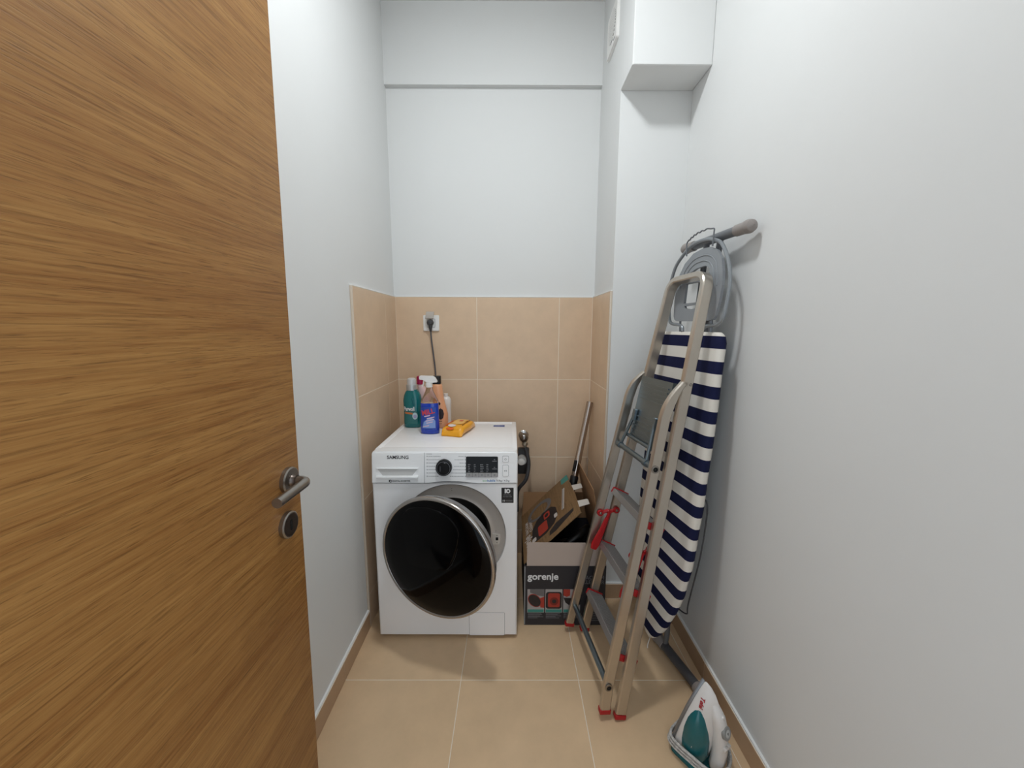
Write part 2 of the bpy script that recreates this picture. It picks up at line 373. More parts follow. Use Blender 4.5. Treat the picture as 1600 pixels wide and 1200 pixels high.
lo = bpy.data.objects.new('lamp_light', ld); COL.objects.link(lo); lo.parent = lt; lo.location = (0, 0, LAMP.z-CZ-.001)

# ------------------------------------------------------------------ washing machine
mx, my, md = -.5735, 1.509, .528
wm = thing('washing_machine', (mx+.3, my+md/2, 0), 'white front-loading washing machine with its round black door ajar', 'washing machine')
CXm, CZm, CR = mx+.326, .486, .225
def fr(u, v, z): return V((mx+u, my+v, z))
bm = box(B(), mx, mx+.6, my+.03, my+md, .018, .829, .006, 2); 
# open the cabinet front so the drum shows: delete faces close to the front
for f in [f for f in bm.faces if f.normal.y < -.9 or f.calc_center_median().y < my+.031]: bm.faces.remove(f)
mk('cabinet', bm, WM, wm)
# front plate with round opening
def frontplate():
    bm = B(); n = 96; x0, x1, z0, z1 = mx, mx+.6, .015, .7165; cir = []; rec = []; mid = []
    for k in range(n):
        a = 2*PI*k/n; c, s = math.cos(a), math.sin(a)
        ts = []
        if c > 1e-6: ts.append((x1-CXm)/c)
        if c < -1e-6: ts.append((x0-CXm)/c)
        if s > 1e-6: ts.append((z1-CZm)/s)
        if s < -1e-6: ts.append((z0-CZm)/s)
        t = min(ts); cir.append((CXm+CR*c, CZm+CR*s)); rec.append((CXm+t*c, CZm+t*s))
    for cxx, czz in ((x0, z0), (x1, z0), (x0, z1), (x1, z1)):
        i = min(range(n), key=lambda i: (rec[i][0]-cxx)**2+(rec[i][1]-czz)**2); rec[i] = (cxx, czz)
    L = [[V((x, my+.004, z)) for x, z in cir]]
    L += [[V((x+(CXm-x)*.012, my, z+(CZm-z)*.012)) for x, z in cir]]
    ins = [(min(max(x, x0+.006), x1-.006), min(max(z, z0+.006), z1-.002)) for x, z in rec]
    L += [[V((x, my, z)) for x, z in ins], [V((x, my+.006, z)) for x, z in rec], [V((x, my+.035, z)) for x, z in rec]]
    L = [L[0], [V((CXm+(x-CXm)*1.012, my, min(CZm+(z-CZm)*1.012, z1-.0005))) for x, z in cir]]+L[2:]
    rings(bm, L, True, False, False); return bm
mk('front_panel', frontplate(), WM, wm, 40)
# control panel, arching over the door ring; its face leans back a little
TILT = True
arch = [(0, .7195)]+[(.205, .7195), (.235, .721)]
arch += [(.326+.0+u, z) for u, z in ((-.06, .7255), (-.03, .7275), (0, .728), (.03, .7275), (.06, .7255), (.09, .7215), (.11, .7195))]+[(.6, .7195)]
top = [(.6, .838), (.597, .846), (.59, .8495), (.01, .8495), (.003, .846), (0, .838)]
bm = prism(B(), arch+top, (mx, my-.004, 0), XA, ZA, -.05)
bmesh.ops.bevel(bm, geom=[ed for ed in bm.edges if all(abs(v.co.y-(my-.004)) < 1e-5 for v in ed.verts)], offset=.004, segments=3, affect='EDGES')
cp = mk('control_panel', bm, WMP, wm, 40)
FY = my-.004
TILT = False
bm = box(B(), mx+.012, mx+.6-.012, my+.05, my+md-.01, .829, .846, .004, 2); tp = mk('top_panel', bm, WM, wm)
bm = B()
for a in ((mx, mx+.024, my+.050, my+md), (mx+.576, mx+.6, my+.050, my+md), (mx+.02, mx+.58, my+.050, my+.072), (mx+.02, mx+.58, my+md-.028, my+md)): box(bm, *a, .829, .8488, .004, 2)
mk('top_rim', bm, WM, wm)
bm = prism(B(), rrect(0, .058, 0, .034, .002), (-.092, 1.935, .8462), XA, YA, .0004); st = mk('blue_label', bm, mat('label_blue', '#3a4a86', .4), wm, 0)
bm = B()
for k in range(3): box(bm, -.088, -.088+(.03, .045, .026)[k], 1.942+k*.009, 1.944+k*.009, .8466, .8468)
mk('fine_print', bm, mat('label_pale_ink', '#aab4d4', .6), st, 0)
# drawer
TILT = True
bm = prism(B(), rrect(.006, .216, .722, .842, .002), (mx, FY, 0), XA, ZA, .0015); dr = mk('detergent_drawer', bm, WMP, wm)
bm = prism(B(), [(.024, .780), (.190, .780), (.168, .752), (.046, .752)], (mx, FY-.0016, 0), XA, ZA, .0006); mk('handle_recess', bm, mat('recess_white', '#c9c8c6', .45), dr, 0)
bm = obox(B(), fr(.107, -.010, .747), XA, YA, ZA, .086, .006, .005, .003, 2); mk('handle_lip', bm, WMP, dr)
bm = obox(B(), fr(.107, -.008, .7815), XA, YA, ZA, .086, .003, .002, .001, 1); mk('handle_brow', bm, WMP, dr)
text('maker_name', 'SAMSUNG', .0195, fr(.109, -.0057, .826), XA, ZA, INK, dr, bold=.00035, sx=1.0)
text('inverter_text', 'DIGITAL INVERTER', .0088, fr(.122, -.0057, .7285), XA, ZA, INK, dr, bold=.0002)
bm = holed(B(), ell(.078, .7285, .0055, .0055, 20), [ell(.0785, .7285, .0028, .0028, 16)], (mx, FY-.0017, 0), XA, ZA, .0005); box(bm, mx+.0712, mx+.0742, FY-.0022, FY-.0017, .725, .7335); mk('inverter_mark', bm, INK, dr, 0)
bm = box(B(), mx+.2175, mx+.2187, FY-.0006, FY, .7195, .846); mk('panel_seam', bm, INKG, wm, 0)
# program dial
Mf = lambda u, z, d=0: axes(XA, ZA, -YA, fr(u, -.004-d, z))
bm = lathe(B(), [(.033, 0), (.033, .010), (.0318, .016), (.0268, .018), (.0262, .0165), (.001, .0165)], 48, Mf(.2985, .787)); kn = mk('program_dial', bm, KNOBB, wm, 30)
bm = lathe(B(), [(.0262, .0166), (.0262, .0186), (.0278, .0186), (.0278, .0166)], 48, Mf(.2985, .787)); mk('dial_ring', bm, mat('dial_grey_ring', '#77777a', .3, .6), kn)
bm = lathe(B(), [(.001, .0235), (.0235, .0235), (.0255, .0215), (.0255, .0165)], 40, Mf(.2985, .787)); mk('dial_cap', bm, KNOBB, kn)
bm = prism(B(), rrect(-.0007, .0007, -.011, .011, .0005, 1), fr(.2865, -.0278, .787), XA, ZA, .0004); mk('dial_pointer', bm, INKG, kn, 0)
# program list print: lines too small to read
bm = B(); rr = random.Random(2); L1 = (.052, .046, .040, .040, .040, .043, .040); L2 = (.024, .040, .020, .042, .046, .056, .060)
for k in range(7):
    z = .8305-k*.0137
    prism(bm, rrect(.2265, .2305, z-.002, z+.002, .0012, 2), (mx, FY, 0), XA, ZA, .0004); prism(bm, rrect(.3835, .3875, z-.002, z+.002, .0012, 2), (mx, FY, 0), XA, ZA, .0004)
    x = .2335
    while x < .2335+L1[k]-.004: w = rr.uniform(.0025, .007); prism(bm, [(x, z-.0010), (x+w, z-.0010), (x+w, z+.0010), (x, z+.0010)], (mx, FY, 0), XA, ZA, .0004); x += w+.0014
    x = .3815-L2[k]
    while x < .3815-.003: w = min(rr.uniform(.0025, .007), .3815-x); prism(bm, [(x, z-.0010), (x+w, z-.0010), (x+w, z+.0010), (x, z+.0010)], (mx, FY, 0), XA, ZA, .0004); x += w+.0014
prism(bm, [(.226, .840), (.249, .840), (.249, .8415), (.226, .8415)], (mx, FY, 0), XA, ZA, .0004)
pp = mk('program_list', bm, mat('pale_ink', '#949496', .6), wm, 0); pp['kind'] = 'stuff'; pp['label'] = 'rows of tiny grey program names either side of the dial'
# display
bm = prism(B(), rrect(.3885, .5195, .7462, .8305, .004), (mx, FY, 0), XA, ZA, .0035); ds = mk('display', bm, SCREEN, wm)
for k in range(5):
    x0 = .3895+k*.02595; bm = prism(B(), rrect(x0+.0003, x0+.0252, .7472, .7645, .0015, 2), (mx, FY-.0035, 0), XA, ZA, .0012); kb = mk('display_key', bm, GREYP, ds, 0)
    bm = prism(B(), rrect(x0+.009, x0+.016, .7535, .758, .001, 2), (mx, FY-.0048, 0), XA, ZA, .0003); mk('key_symbol', bm, INKG, kb, 0)
bm = B()
for c, (x, n) in enumerate(((.396, .010), (.421, .007), (.447, .014), (.472, .009))):
    for k in range(5): prism(bm, rrect(x, x+n*(1, .85, .95, .8, 1.1)[(k+c) % 5], .7675+k*.0072, .7703+k*.0072, .0006, 1), (mx, FY-.0035, 0), XA, ZA, .0003)
for z in (.779, .811): prism(bm, rrect(.496, .515, z, z+.003, .0006, 1), (mx, FY-.0035, 0), XA, ZA, .0003); prism(bm, rrect(.503, .508, z+.006, z+.0095, .0006, 1), (mx, FY-.0035, 0), XA, ZA, .0003)
mk('display_print', bm, INKG, ds, 0)
for (z0, z1) in ((.808, .8325), (.750, .7945)):
    bm = prism(B(), rrect(.539, .563, z0, z1, .004), (mx, FY, 0), XA, ZA, .0025); bb = mk('push_button', bm, WMP, wm, 0)
    bm = holed(B(), rrect(.538, .564, z0-.001, z1+.001, .0045), [rrect(.5392, .5628, z0+.0002, z1-.0002, .004)], (mx, FY, 0), XA, ZA, .0012); mk('button_edge', bm, INKG, bb, 0)
    if z1 > .8: bm = holed(B(), ell(.551, .82, .0042, .0042, 20), [ell(.551, .82, .0031, .0031, 20)], (mx, FY-.0026, 0), XA, ZA, .0003)
    else:
        bm = prism(B(), [(.546, .7693), (.5505, .7723), (.546, .7753)], (mx, FY-.0026, 0), XA, ZA, .0003)
        for x in (.552, .5545): prism(bm, [(x, .7693), (x+.0013, .7693), (x+.0013, .7753), (x, .7753)], (mx, FY-.0026, 0), XA, ZA, .0003)
    mk('button_symbol', bm, INKG, bb, 0)
text('eco_text', 'eco', .0125, fr(.456, -.0042, .7305), XA, ZA, INKGRN, wm, align='LEFT'); text('bubble_text', 'bubble', .0125, fr(.4755, -.0042, .7305), XA, ZA, INKBLU, wm, align='LEFT', bold=.0002)
text('capacity_text', '8.0kg / 4.5kg', .0105, fr(.5135, -.0042, .7305), XA, ZA, INKG, wm, align='LEFT', bold=.0001)
# inverter sticker
TILT = False
bm = prism(B(), rrect(.534, .5845, .633, .699, .001, 1), (mx, my, 0), XA, ZA, .0006); sk = mk('black_sticker', bm, mat('sticker_black', '#101013', .35), wm, 0)
bm = holed(B(), ell(.5615, .6845, .0095, .0095, 28), [ell(.5625, .6845, .0042, .0042, 20)], (mx, my-.0006, 0), XA, ZA, .0003); box(bm, mx+.5475, mx+.5535, my-.0009, my-.0006, .675, .694)
mk('sticker_mark', bm, INKW, sk, 0)
text('sticker_text', 'DIGITAL', .0085, fr(.559, -.0008, .668), XA, ZA, INKG, sk); text('sticker_text', 'INVERTER', .0085, fr(.559, -.0008, .660), XA, ZA, INKG, sk); text('sticker_number', '10', .011, fr(.543, -.0008, .642), XA, ZA, INKW, sk)
bm = B(); 
for k in range(2): box(bm, mx+.551, mx+.58, my-.0008, my-.0006, .6395+k*.0035, .6412+k*.0035)
mk('sticker_print', bm, INKG, sk, 0)
# door ring, gasket, drum
My = axes(XA, ZA, -YA, V((CXm, my, CZm)))   # local z points out of the machine (-y)
bm = lathe(B(), [(.2247, -.001), (.222, -.004), (.205, -.0095), (.185, -.014), (.170, -.016), (.166, -.014), (.163, -.014), (.160, -.022)], 96, My); rg = mk('door_surround', bm, SILV, wm, 40)
for f_ in (0,):
    bm = prism(B(), ell(.326, .6815, .0022, .0022, 12), (mx, my+.0128, 0), XA, ZA, .0012); mk('switch_hole', bm, BLACK, rg, 0)
    bm = prism(B(), ell(.326, .6905, .0028, .0014, 12), (mx, my+.0098, 0), XA, ZA, .0012); mk('switch_mark', bm, INKG, rg, 0)
bm = prism(B(), rrect(.495, .536, .440, .487, .003), (mx, my+.016, 0), XA, ZA, .006); lk = mk('latch_plate', bm, mat('latch_grey', '#c9c5bf', .4, .15), wm, 0)
bm = prism(B(), rrect(.509, .520, .4595, .4725, .001, 2), (mx, my+.0100, 0), XA, ZA, .0010); mk('latch_slot', bm, BLACK, lk, 0)
for z in (.4815, .4485): mk('latch_screw', prism(B(), ell(.5145, z, .0019, .0019, 12), (mx, my+.0100, 0), XA, ZA, .0010), DGREY, lk, 0)
bm = B()
for k in range(4): box(bm, mx+.508, mx+.516, my+.0140, my+.0152, .4945+k*.0022, .4957+k*.0022)
mk('surround_print', bm, INKG, rg, 0)
bm = lathe(B(), [(.163, -.014), (.158, -.020), (.152, -.030), (.150, -.045), (.154, -.052), (.146, -.060), (.142, -.075), (.15, -.09), (.165, -.10)], 72, My); mk('gasket', bm, RUBBER, wm, 60)
bm = lathe(B(), [(.168, -.095), (.235, -.10), (.235, -.42), (.2, -.43), (.001, -.44)], 64, My); mk('drum', bm, DRUM, wm, 40)
# filter flap, feet
bm = holed(B(), rrect(.392, .548, .0165, .1275, .006), [rrect(.3932, .5468, .0177, .1263, .005)], (mx, my+.0004, 0), XA, ZA, .0006); mk('filter_seam', bm, INKG, wm, 0)
bm = prism(B(), rrect(.3934, .5466, .018, .126, .005), (mx, my+.0004, 0), XA, ZA, .0012); mk('filter_flap', bm, WM, wm, 0)
for fx in (.05, .55):
    for fy in (.06, md-.06): mk('foot', lathe(B(), [(.001, 0), (.022, 0), (.022, .012), (.012, .013), (.012, .03)], 16, Matrix.Translation((mx+fx, my+fy, 0))), RUBBER, wm)
# the door itself, ajar
al = R(20.2); dr_ = .243; de = V((math.cos(al), -math.sin(al), 0)); dm = V((-math.sin(al), -math.cos(al), 0)); dc = V((-.511, 1.421, .492))+de*dr_
Md = axes(de, ZA, dm, dc)
bm = lathe(B(), [(.2425, -.006), (.232, -.040), (.196, -.056), (.168, -.060), (.155, -.062), (.145, -.095), (.12, -.115), (.06, -.128), (.001, -.130)], 80, Md); wd_ = mk('porthole_door', bm, mat('door_shell_grey', '#8f8d8c', .4, .3), wm, 40)
bm = lathe(B(), [(.2290, .004), (.2330, .0075), (.2385, .006), (.2428, .000), (.2430, -.008), (.2395, -.0125)], 96, Md); mk('chrome_rim', bm, mat('rim_chrome', '#b3aeaa', .2, .95), wd_, 60)
bm = lathe(B(), [(.2292, .0045), (.225, .007), (.19, .0135), (.14, .0185), (.08, .0215), (.03, .0225), (.001, .0225)], 96, Md); mk('smoked_glass', bm, GLASSB, wd_, 60)
hatch = [(-.133, .150), (-.125, .170), (-.105, .188), (-.066, .202), (-.02, .206), (.03, .200), (.066, .186), (.09, .168), (.106, .147), (.111, .128), (.106, .09), (.092, .04), (.076, .005), (.062, -.012), (.04, -.020), (-.075, -.030), (-.092, -.026), (-.104, -.012), (-.116, .04), (-.128, .10)]
hs_ = [(dc+de*x+ZA*z, x, z) for x, z in hatch]
def dome(r): return .0228*(1-min(r/.235, 1)**2.4)
secs = []
for sc_, lift in ((1.0, -.004), (1.0, .006), (.975, .0095), (.6, .0115), (.2, .012)):
    g = V((-.012, .085)); secs.append([dc+de*(g.x+(x-g.x)*sc_)+ZA*(g.y+(z-g.y)*sc_)+dm*(dome(math.hypot(g.x+(x-g.x)*sc_, g.y+(z-g.y)*sc_))+lift*(1 if z > 0 else 1.5)) for x, z in hatch])
mk('add_hatch', rings(B(), secs), GLASSB2, wd_, 35)
secs = [[dc+de*(x*s_-.012*(1-s_))+ZA*(.085+(z-.085)*s_)+dm*(dome(math.hypot(x*s_, .085+(z-.085)*s_))+l_) for x, z in hatch] for s_, l_ in ((1.03, .0002), (1.03, .0018), (1.012, .0018))]
mk('hatch_seal', rings(B(), secs, True, False, False), mat('hatch_seal_dark', '#161618', .3), wd_, 30)
bm = obox(B(), dc-de*.225-dm*.045+ZA*0, de, dm, ZA, .02, .038, .05, .006, 2); mk('hinge_block', bm, DGREY, wd_)

# ------------------------------------------------------------------ wall socket, plug and cable
TY = yb-.010
so = thing('wall_socket', (-.4435, TY, 1.336), 'white square wall socket on the beige tiles above the bottles', 'socket')
bm = prism(B(), rrect(-.487, -.400, 1.335, 1.422, .006), (0, TY, 0), XA, ZA, .011); bmesh.ops.bevel(bm, geom=[ed for ed in bm.edges if all(v.co.y < TY-.0105 for v in ed.verts)], offset=.003, segments=2, affect='EDGES'); mk('socket_plate', bm, SOCK, so)
bm = holed(B(), rrect(-.466, -.421, 1.355, 1.402, .003), [rrect(-.4645, -.4225, 1.3565, 1.4005, .003)], (0, TY-.011, 0), XA, ZA, .0012); mk('socket_insert', bm, INKG, so, 0)
bm = obox(B(), V((-.4455, TY-.032, 1.421)), XA, V((0, .62, .78)), V((0, -.78, .62)), .0225, .024, .0022, .002, 2); mk('flip_cover', bm, mat('clear_cover', '#d8d2cb', .15, trans=.55), so)
pg = thing('power_cable', (-.4455, TY-.03, 1.378), 'grey plug and cable hanging down from the wall socket', 'cable')
bm = lathe(B(), [(.001, 0), (.0165, 0), (.018, .004), (.0185, .016), (.017, .026), (.012, .033), (.001, .035)], 28, axes(XA, ZA, -YA, V((-.4455, TY-.011, 1.381)))); mk('plug', bm, DGREY, pg)
bm = tube(B(), [(-.445, TY-.026, 1.376), (-.4445, TY-.028, 1.362), (-.4445, TY-.026, 1.345), (-.444, TY-.024, 1.333)], [.013, .0115, .0075, .006], 14); mk('strain_relief', bm, DGREY, pg)
bm = tube(B(), smoothpath([(-.444, TY-.024, 1.335), (-.441, TY-.021, 1.28), (-.433, TY-.018, 1.2), (-.425, TY-.018, 1.11), (-.42, TY-.02, .95), (-.41, TY-.03, .72), (-.39, TY-.06, .55)]), .0042, 10); mk('cord', bm, mat('cable_grey', '#57565a', .5), pg)

# ------------------------------------------------------------------ tap and siphon beside the machine
tv = thing('water_tap', (.070, TY, .70), 'chrome washing-machine tap with round rosette on the tiles', 'tap')
bm = lathe(B(), [(.001, .012), (.012, .012), (.022, .010), (.0285, .004), (.0285, 0), (.001, 0)], 32, axes(XA, ZA, -YA, V((.072, TY, .742)))); mk('rosette', bm, CHROME, tv)
bm = tube(B(), [(.072, TY-.008, .742), (.072, TY-.05, .742)], .011, 16); mk('tap_body', bm, CHROME, tv)
bm = lathe(B(), [(.001, -.026), (.012, -.024), (.022, -.014), (.0262, 0), (.022, .014), (.012, .024), (.001, .026)], 24, Matrix.Translation((.072, TY-.062, .742))); mk('tap_handle', bm, mat('tap_chrome_dark', '#8f8a86', .15, 1), tv)
bm = lathe(B(), [(.001, -.014), (.012, -.013), (.018, -.006), (.018, .006), (.012, .013), (.001, .014)], 20, Matrix.Translation((.078, TY-.058, .708))); mk('union_nut', bm, mat('nickel', '#b9b3a6', .3, .9), tv)
bm = tube(B(), [(.079, TY-.058, .698), (.079, TY-.058, .684)], .0085, 14); mk('hose_tail', bm, mat('nickel2', '#a59f92', .35, .9), tv)
sp = thing('drain_siphon', (.085, TY, .49), 'dark grey drain box behind the washing machine corner', 'siphon')
bm = box(B(), .04, .104, TY-.03, TY, .515, .668, .004, 2); mk('siphon_box', bm, DGREY, sp)
bm = tube(B(), [(.062, TY-.028, .607), (.062, TY-.062, .607)], .026, 20); mk('siphon_nut', bm, mat('siphon_white', '#bdbbb8', .4), sp)
bm = lathe(B(), [(.012, 0), (.018, .004), (.02, .008), (.012, .01), (.001, .01)], 20, axes(XA, ZA, -YA, V((.058, TY-.062, .603)))); mk('siphon_elbow', bm, SOCK, sp)
ih = tag(mk('inlet_hose', tube(B(), smoothpath([(.079, TY-.058, .686), (.092, TY-.064, .645), (.100, TY-.078, .585), (.084, TY-.095, .51), (.045, TY-.08, .45), (.035, TY-.06, .40), (.035, TY-.055, .30)]), .0105, 12), mat('hose_grey', '#3f3f42', .5)), 'dark grey inlet hose hanging from the chrome tap', 'hose')

# ------------------------------------------------------------------ bottles and wipes on the machine
TZ = .8466
def oval_bottle(bm, cx, cy, prof, seg=36, p=2.6):
    """prof: (a, b, z, dx) half width, half depth, height, x shift; superellipse sections"""
    secs = []
    for a, b, z, dx in prof:
        s = []
        for k in range(seg):
            t = 2*PI*k/seg; c, q = math.cos(t), math.sin(t)
            s.append(V((cx+dx+a*math.copysign(abs(c)**(2/p), c), cy+b*math.copysign(abs(q)**(2/p), q), TZ+z)))
        secs.append(s)
    return rings(bm, secs)
def surf(cx, cy, a, b, p=2.6, off=.0004):
    def f(v):
        k = min(abs((v.x-cx)/a), .98); return V((v.x, cy-b*(1-k**p)**(1/p)-off+(v.y-cy), v.z))
    return f
def subd(bm, n=2):
    bmesh.ops.triangulate(bm, faces=bm.faces); bmesh.ops.subdivide_edges(bm, edges=bm.edges, cuts=n, use_grid_fill=True); return bm
# teal detergent
bx_, by_ = -.506, 1.937
tb = thing('detergent_bottle', (bx_, by_, TZ), 'teal laundry detergent bottle with a silver cap', 'bottle', 'cleaning products on the washing machine')
prof = [(.040, .026, 0, 0), (.045, .030, .004, 0), (.0455, .031, .03, 0), (.0445, .030, .075, 0), (.046, .031, .115, 0), (.0465, .031, .14, 0), (.042, .029, .165, 0), (.034, .026, .183, 0), (.026, .024, .192, 0), (.026, .024, .196, 0)]
TEAL = mat('teal_bottle', '#07696b', .22, coat=.3)
bb = mk('bottle_body', oval_bottle(B(), bx_, by_, prof), TEAL, tb, 50)
Mb = Matrix.Translation((bx_-.002, by_, TZ))
mk('bottle_cap', lathe(B(), [(.001, .192), (.0275, .192), (.0275, .218), (.0265, .220), (.001, .220)], 32, Mb), mat('silver_cap', '#b9bcbd', .3, .5), tb)
mk('cap_dome', lathe(B(), [(.023, .220), (.0235, .236), (.021, .248), (.014, .253), (.001, .254)], 32, Mb), mat('pearl_cap', '#c9cacb', .3, .2), tb)
sf = surf(bx_, by_, .0455, .031)
lab = mk('bottle_label', subd(prism(B(), rrect(-.036, .030, .022, .085, .004), (bx_, by_, TZ), XA, ZA, .0003), 4), mat('teal_label', '#2f6f6e', .4), tb, 0, warp=sf)
text('brand_text', 'Perwoll', .029, (bx_-.012, by_-.0006, TZ+.098), XA, ZA, INKW, tb, warp=sf, bold=.0008, sx=.62)
mk('label_band', subd(prism(B(), [(-.034, .074), (.006, .070), (.006, .079), (-.034, .083)], (bx_, by_, TZ), XA, ZA, .0008), 4), mat('label_orange', '#c9733a', .5), tb, 0, warp=sf)
mk('label_badge', prism(B(), ell(.017, .062, .013, .018, 20), (bx_, by_, TZ), XA, ZA, .0010), mat('label_pale', '#bcd3d6', .5), tb, 0, warp=sf)
mk('badge_centre', prism(B(), ell(.017, .060, .008, .009, 18), (bx_, by_, TZ), XA, ZA, .0014), mat('label_lilac', '#a9a6c6', .5), tb, 0, warp=sf)
bm = oval_bottle(B(), bx_+.008, by_-.0175, [(.004, .009, .100, .008), (.013, .014, .118, .004), (.012, .014, .150, -.002), (.004, .009, .165, -.004)], 20, 2); mk('grip_recess', bm, mat('teal_grip', '#0a5f66', .25), tb, 60)
# blue glass cleaner
bx2, by2 = -.393, 1.815
gb = thing('spray_bottle', (bx2, by2, TZ), 'clear trigger spray bottle half full of blue window cleaner', 'bottle', 'cleaning products on the washing machine')
prof = [(.041, .022, 0, 0), (.0455, .026, .004, 0), (.0455, .026, .03, 0), (.0440, .0255, .08, 0), (.0430, .025, .150, 0)]
BLUE = mat('blue_cleaner', '#1d3fae', .15, coat=.4)
lq = mk('bottle_filled', oval_bottle(B(), bx2, by2, prof), BLUE, gb, 50)
prof = [(.0430, .025, .1505, 0), (.038, .024, .165, 0), (.026, .020, .19, 0), (.0175, .016, .21, 0), (.0145, .0145, .222, 0), (.0145, .0145, .230, 0)]
mk('bottle_shoulder', oval_bottle(B(), bx2, by2, prof, p=2.3), mat('clear_plastic', '#f2ece6', .04, trans=1, ior=1.12), gb, 60)
sf2 = surf(bx2, by2, .0450, .0256)
mk('bottle_label', subd(prism(B(), rrect(-.036, .034, .022, .132, .004), (bx2, by2, TZ), XA, ZA, .0003), 4), mat('label_blue_print', '#24479f', .4), gb, 0, warp=sf2)
mk('label_splash', subd(prism(B(), [(-.033, .030), (.030, .030), (.030, .066), (.014, .080), (-.008, .074), (-.026, .060)], (bx2, by2, TZ), XA, ZA, .0006), 4), mat('label_skyblue', '#7f9bd0', .5), gb, 0, warp=sf2)
text('brand_text', 'MILL', .034, (bx2-.004, by2-.0008, TZ+.108), (1, 0, .22), (-.22, 0, 1), mat('label_red', '#c8424e', .5), gb, warp=sf2, bold=.0011, sx=.9)
bm = B()
for k, (x, w, z) in enumerate(((-.022, .028, .084), (-.010, .036, .074), (-.016, .040, .062), (-.012, .030, .052), (-.030, .030, .034))):
    prism(bm, [(x, z), (x+w, z+w*.22), (x+w, z+w*.22+.005), (x, z+.005)], (bx2, by2, TZ), XA, ZA, .0009)
mk('label_lines', subd(bm, 2), mat('label_pinkish', '#d6b9c8', .5), gb, 0, warp=sf2)
Mb = Matrix.Translation((bx2, by2, TZ)); SPW = mat('sprayer_white', '#e8e6e4', .35)
sh = mk('sprayer_collar', lathe(B(), [(.001, .226), (.0165, .226), (.0165, .245), (.0145, .247), (.001, .247)], 24, Mb), SPW, gb)
bm = prism(B(), [(-.045, .262), (-.045, .278), (-.040, .281), (.018, .279), (.030, .272), (.040, .254), (.040, .249), (.016, .249), (.010, .246), (-.008, .246), (-.024, .262)], (bx2, by2+.011, TZ), XA, ZA, .022)
bmesh.ops.bevel(bm, geom=list(bm.edges), offset=.002, segments=2, affect='EDGES'); mk('sprayer_head', bm, SPW, gb)
bm = bar(B(), smoothpath([(bx2-.022, by2, TZ+.262), (bx2-.026, by2, TZ+.25), (bx2-.027, by2, TZ+.24), (bx2-.033, by2, TZ+.228)], 4), .012, .005, (0, 1, 0), .001); mk('trigger', bm, SPW, gb)
# peach conditioner
bx3, by3 = -.366, 1.925
pb = thing('conditioner_bottle', (bx3, by3, TZ), 'peach fabric conditioner bottle with a black cap behind the blue spray', 'bottle', 'cleaning products on the washing machine')
prof = [(.036, .024, 0, 0), (.041, .029, .004, 0), (.042, .030, .03, 0), (.041, .029, .07, 0), (.036, .027, .11, -.004), (.031, .025, .15, -.008), (.0275, .023, .19, -.010), (.027, .023, .215, -.011), (.024, .021, .222, -.011), (.018, .017, .226, -.011)]
mk('bottle_body', oval_bottle(B(), bx3, by3, prof, p=2.3), mat('peach_plastic', '#e3a47c', .3, coat=.2), pb, 60)
bm = oval_bottle(B(), bx3, by3, [(.020, .018, .2262, -.011), (.021, .019, .228, -.011), (.0205, .019, .262, -.011), (.019, .017, .266, -.011)], p=4); mk('bottle_cap', bm, PLASTB, pb, 40)
sf3 = surf(bx3, by3, .041, .029, 2.3)
bm = subd(prism(B(), ell(.010, .075, .016, .030, 8), (bx3, by3, TZ), XA, ZA, .0004), 3); mk('bottle_label', bm, mat('label_dark', '#2a2022', .45), pb, 0, warp=sf3)
bm = holed(B(), ell(.010, .032, .010, .008, 14), [ell(.010, .032, .006, .0045, 12)], (bx3, by3, TZ), XA, ZA, .0004); mk('label_flourish', prism(B(), ell(.004, .128, .006, .007, 10), (bx3, by3, TZ), XA, ZA, .0004), MATS['label_dark'], pb, 0, warp=sf3); mk('label_flourish', bm, MATS['label_dark'], pb, 0, warp=sf3)
# pale pink bottle, magenta cap
bx4, by4 = -.462, 1.992
qb = thing('pink_bottle', (bx4, by4, TZ), 'pale pink bottle with a magenta cap behind the teal one', 'bottle', 'cleaning products on the washing machine')
mk('bottle_body', oval_bottle(B(), bx4, by4, [(.030, .021, 0, 0), (.033, .023, .005, 0), (.033, .023, .13, 0), (.028, .021, .17, 0), (.018, .016, .20, -.01), (.015, .014, .214, -.018)]), mat('pink_plastic', '#e3c3c0', .35), qb, 60)
mk('bottle_cap', lathe(B(), [(.001, .214), (.0175, .214), (.0175, .252), (.014, .256), (.001, .256)], 24, Matrix.Translation((bx4-.016, by4, TZ))), mat('magenta_cap', '#9c1748', .35), qb)
bx5, by5 = -.345, 1.995
hb = thing('white_bottle', (bx5, by5, TZ), 'small white round-shouldered bottle behind the peach bottle', 'bottle', 'cleaning products on the washing machine')
mk('bottle_body', lathe(B(), [(.001, 0), (.024, 0), (.026, .004), (.026, .085), (.028, .11), (.027, .13), (.020, .145), (.011, .150), (.011, .152)], 28, Matrix.Translation((bx5, by5, TZ))), mat('white_plastic', '#dcd7d2', .35), hb, 60)
mk('bottle_cap', lathe(B(), [(.001, .152), (.012, .152), (.012, .163), (.001, .165)], 20, Matrix.Translation((bx5, by5, TZ))), mat('white_plastic', '#dcd7d2'), hb)
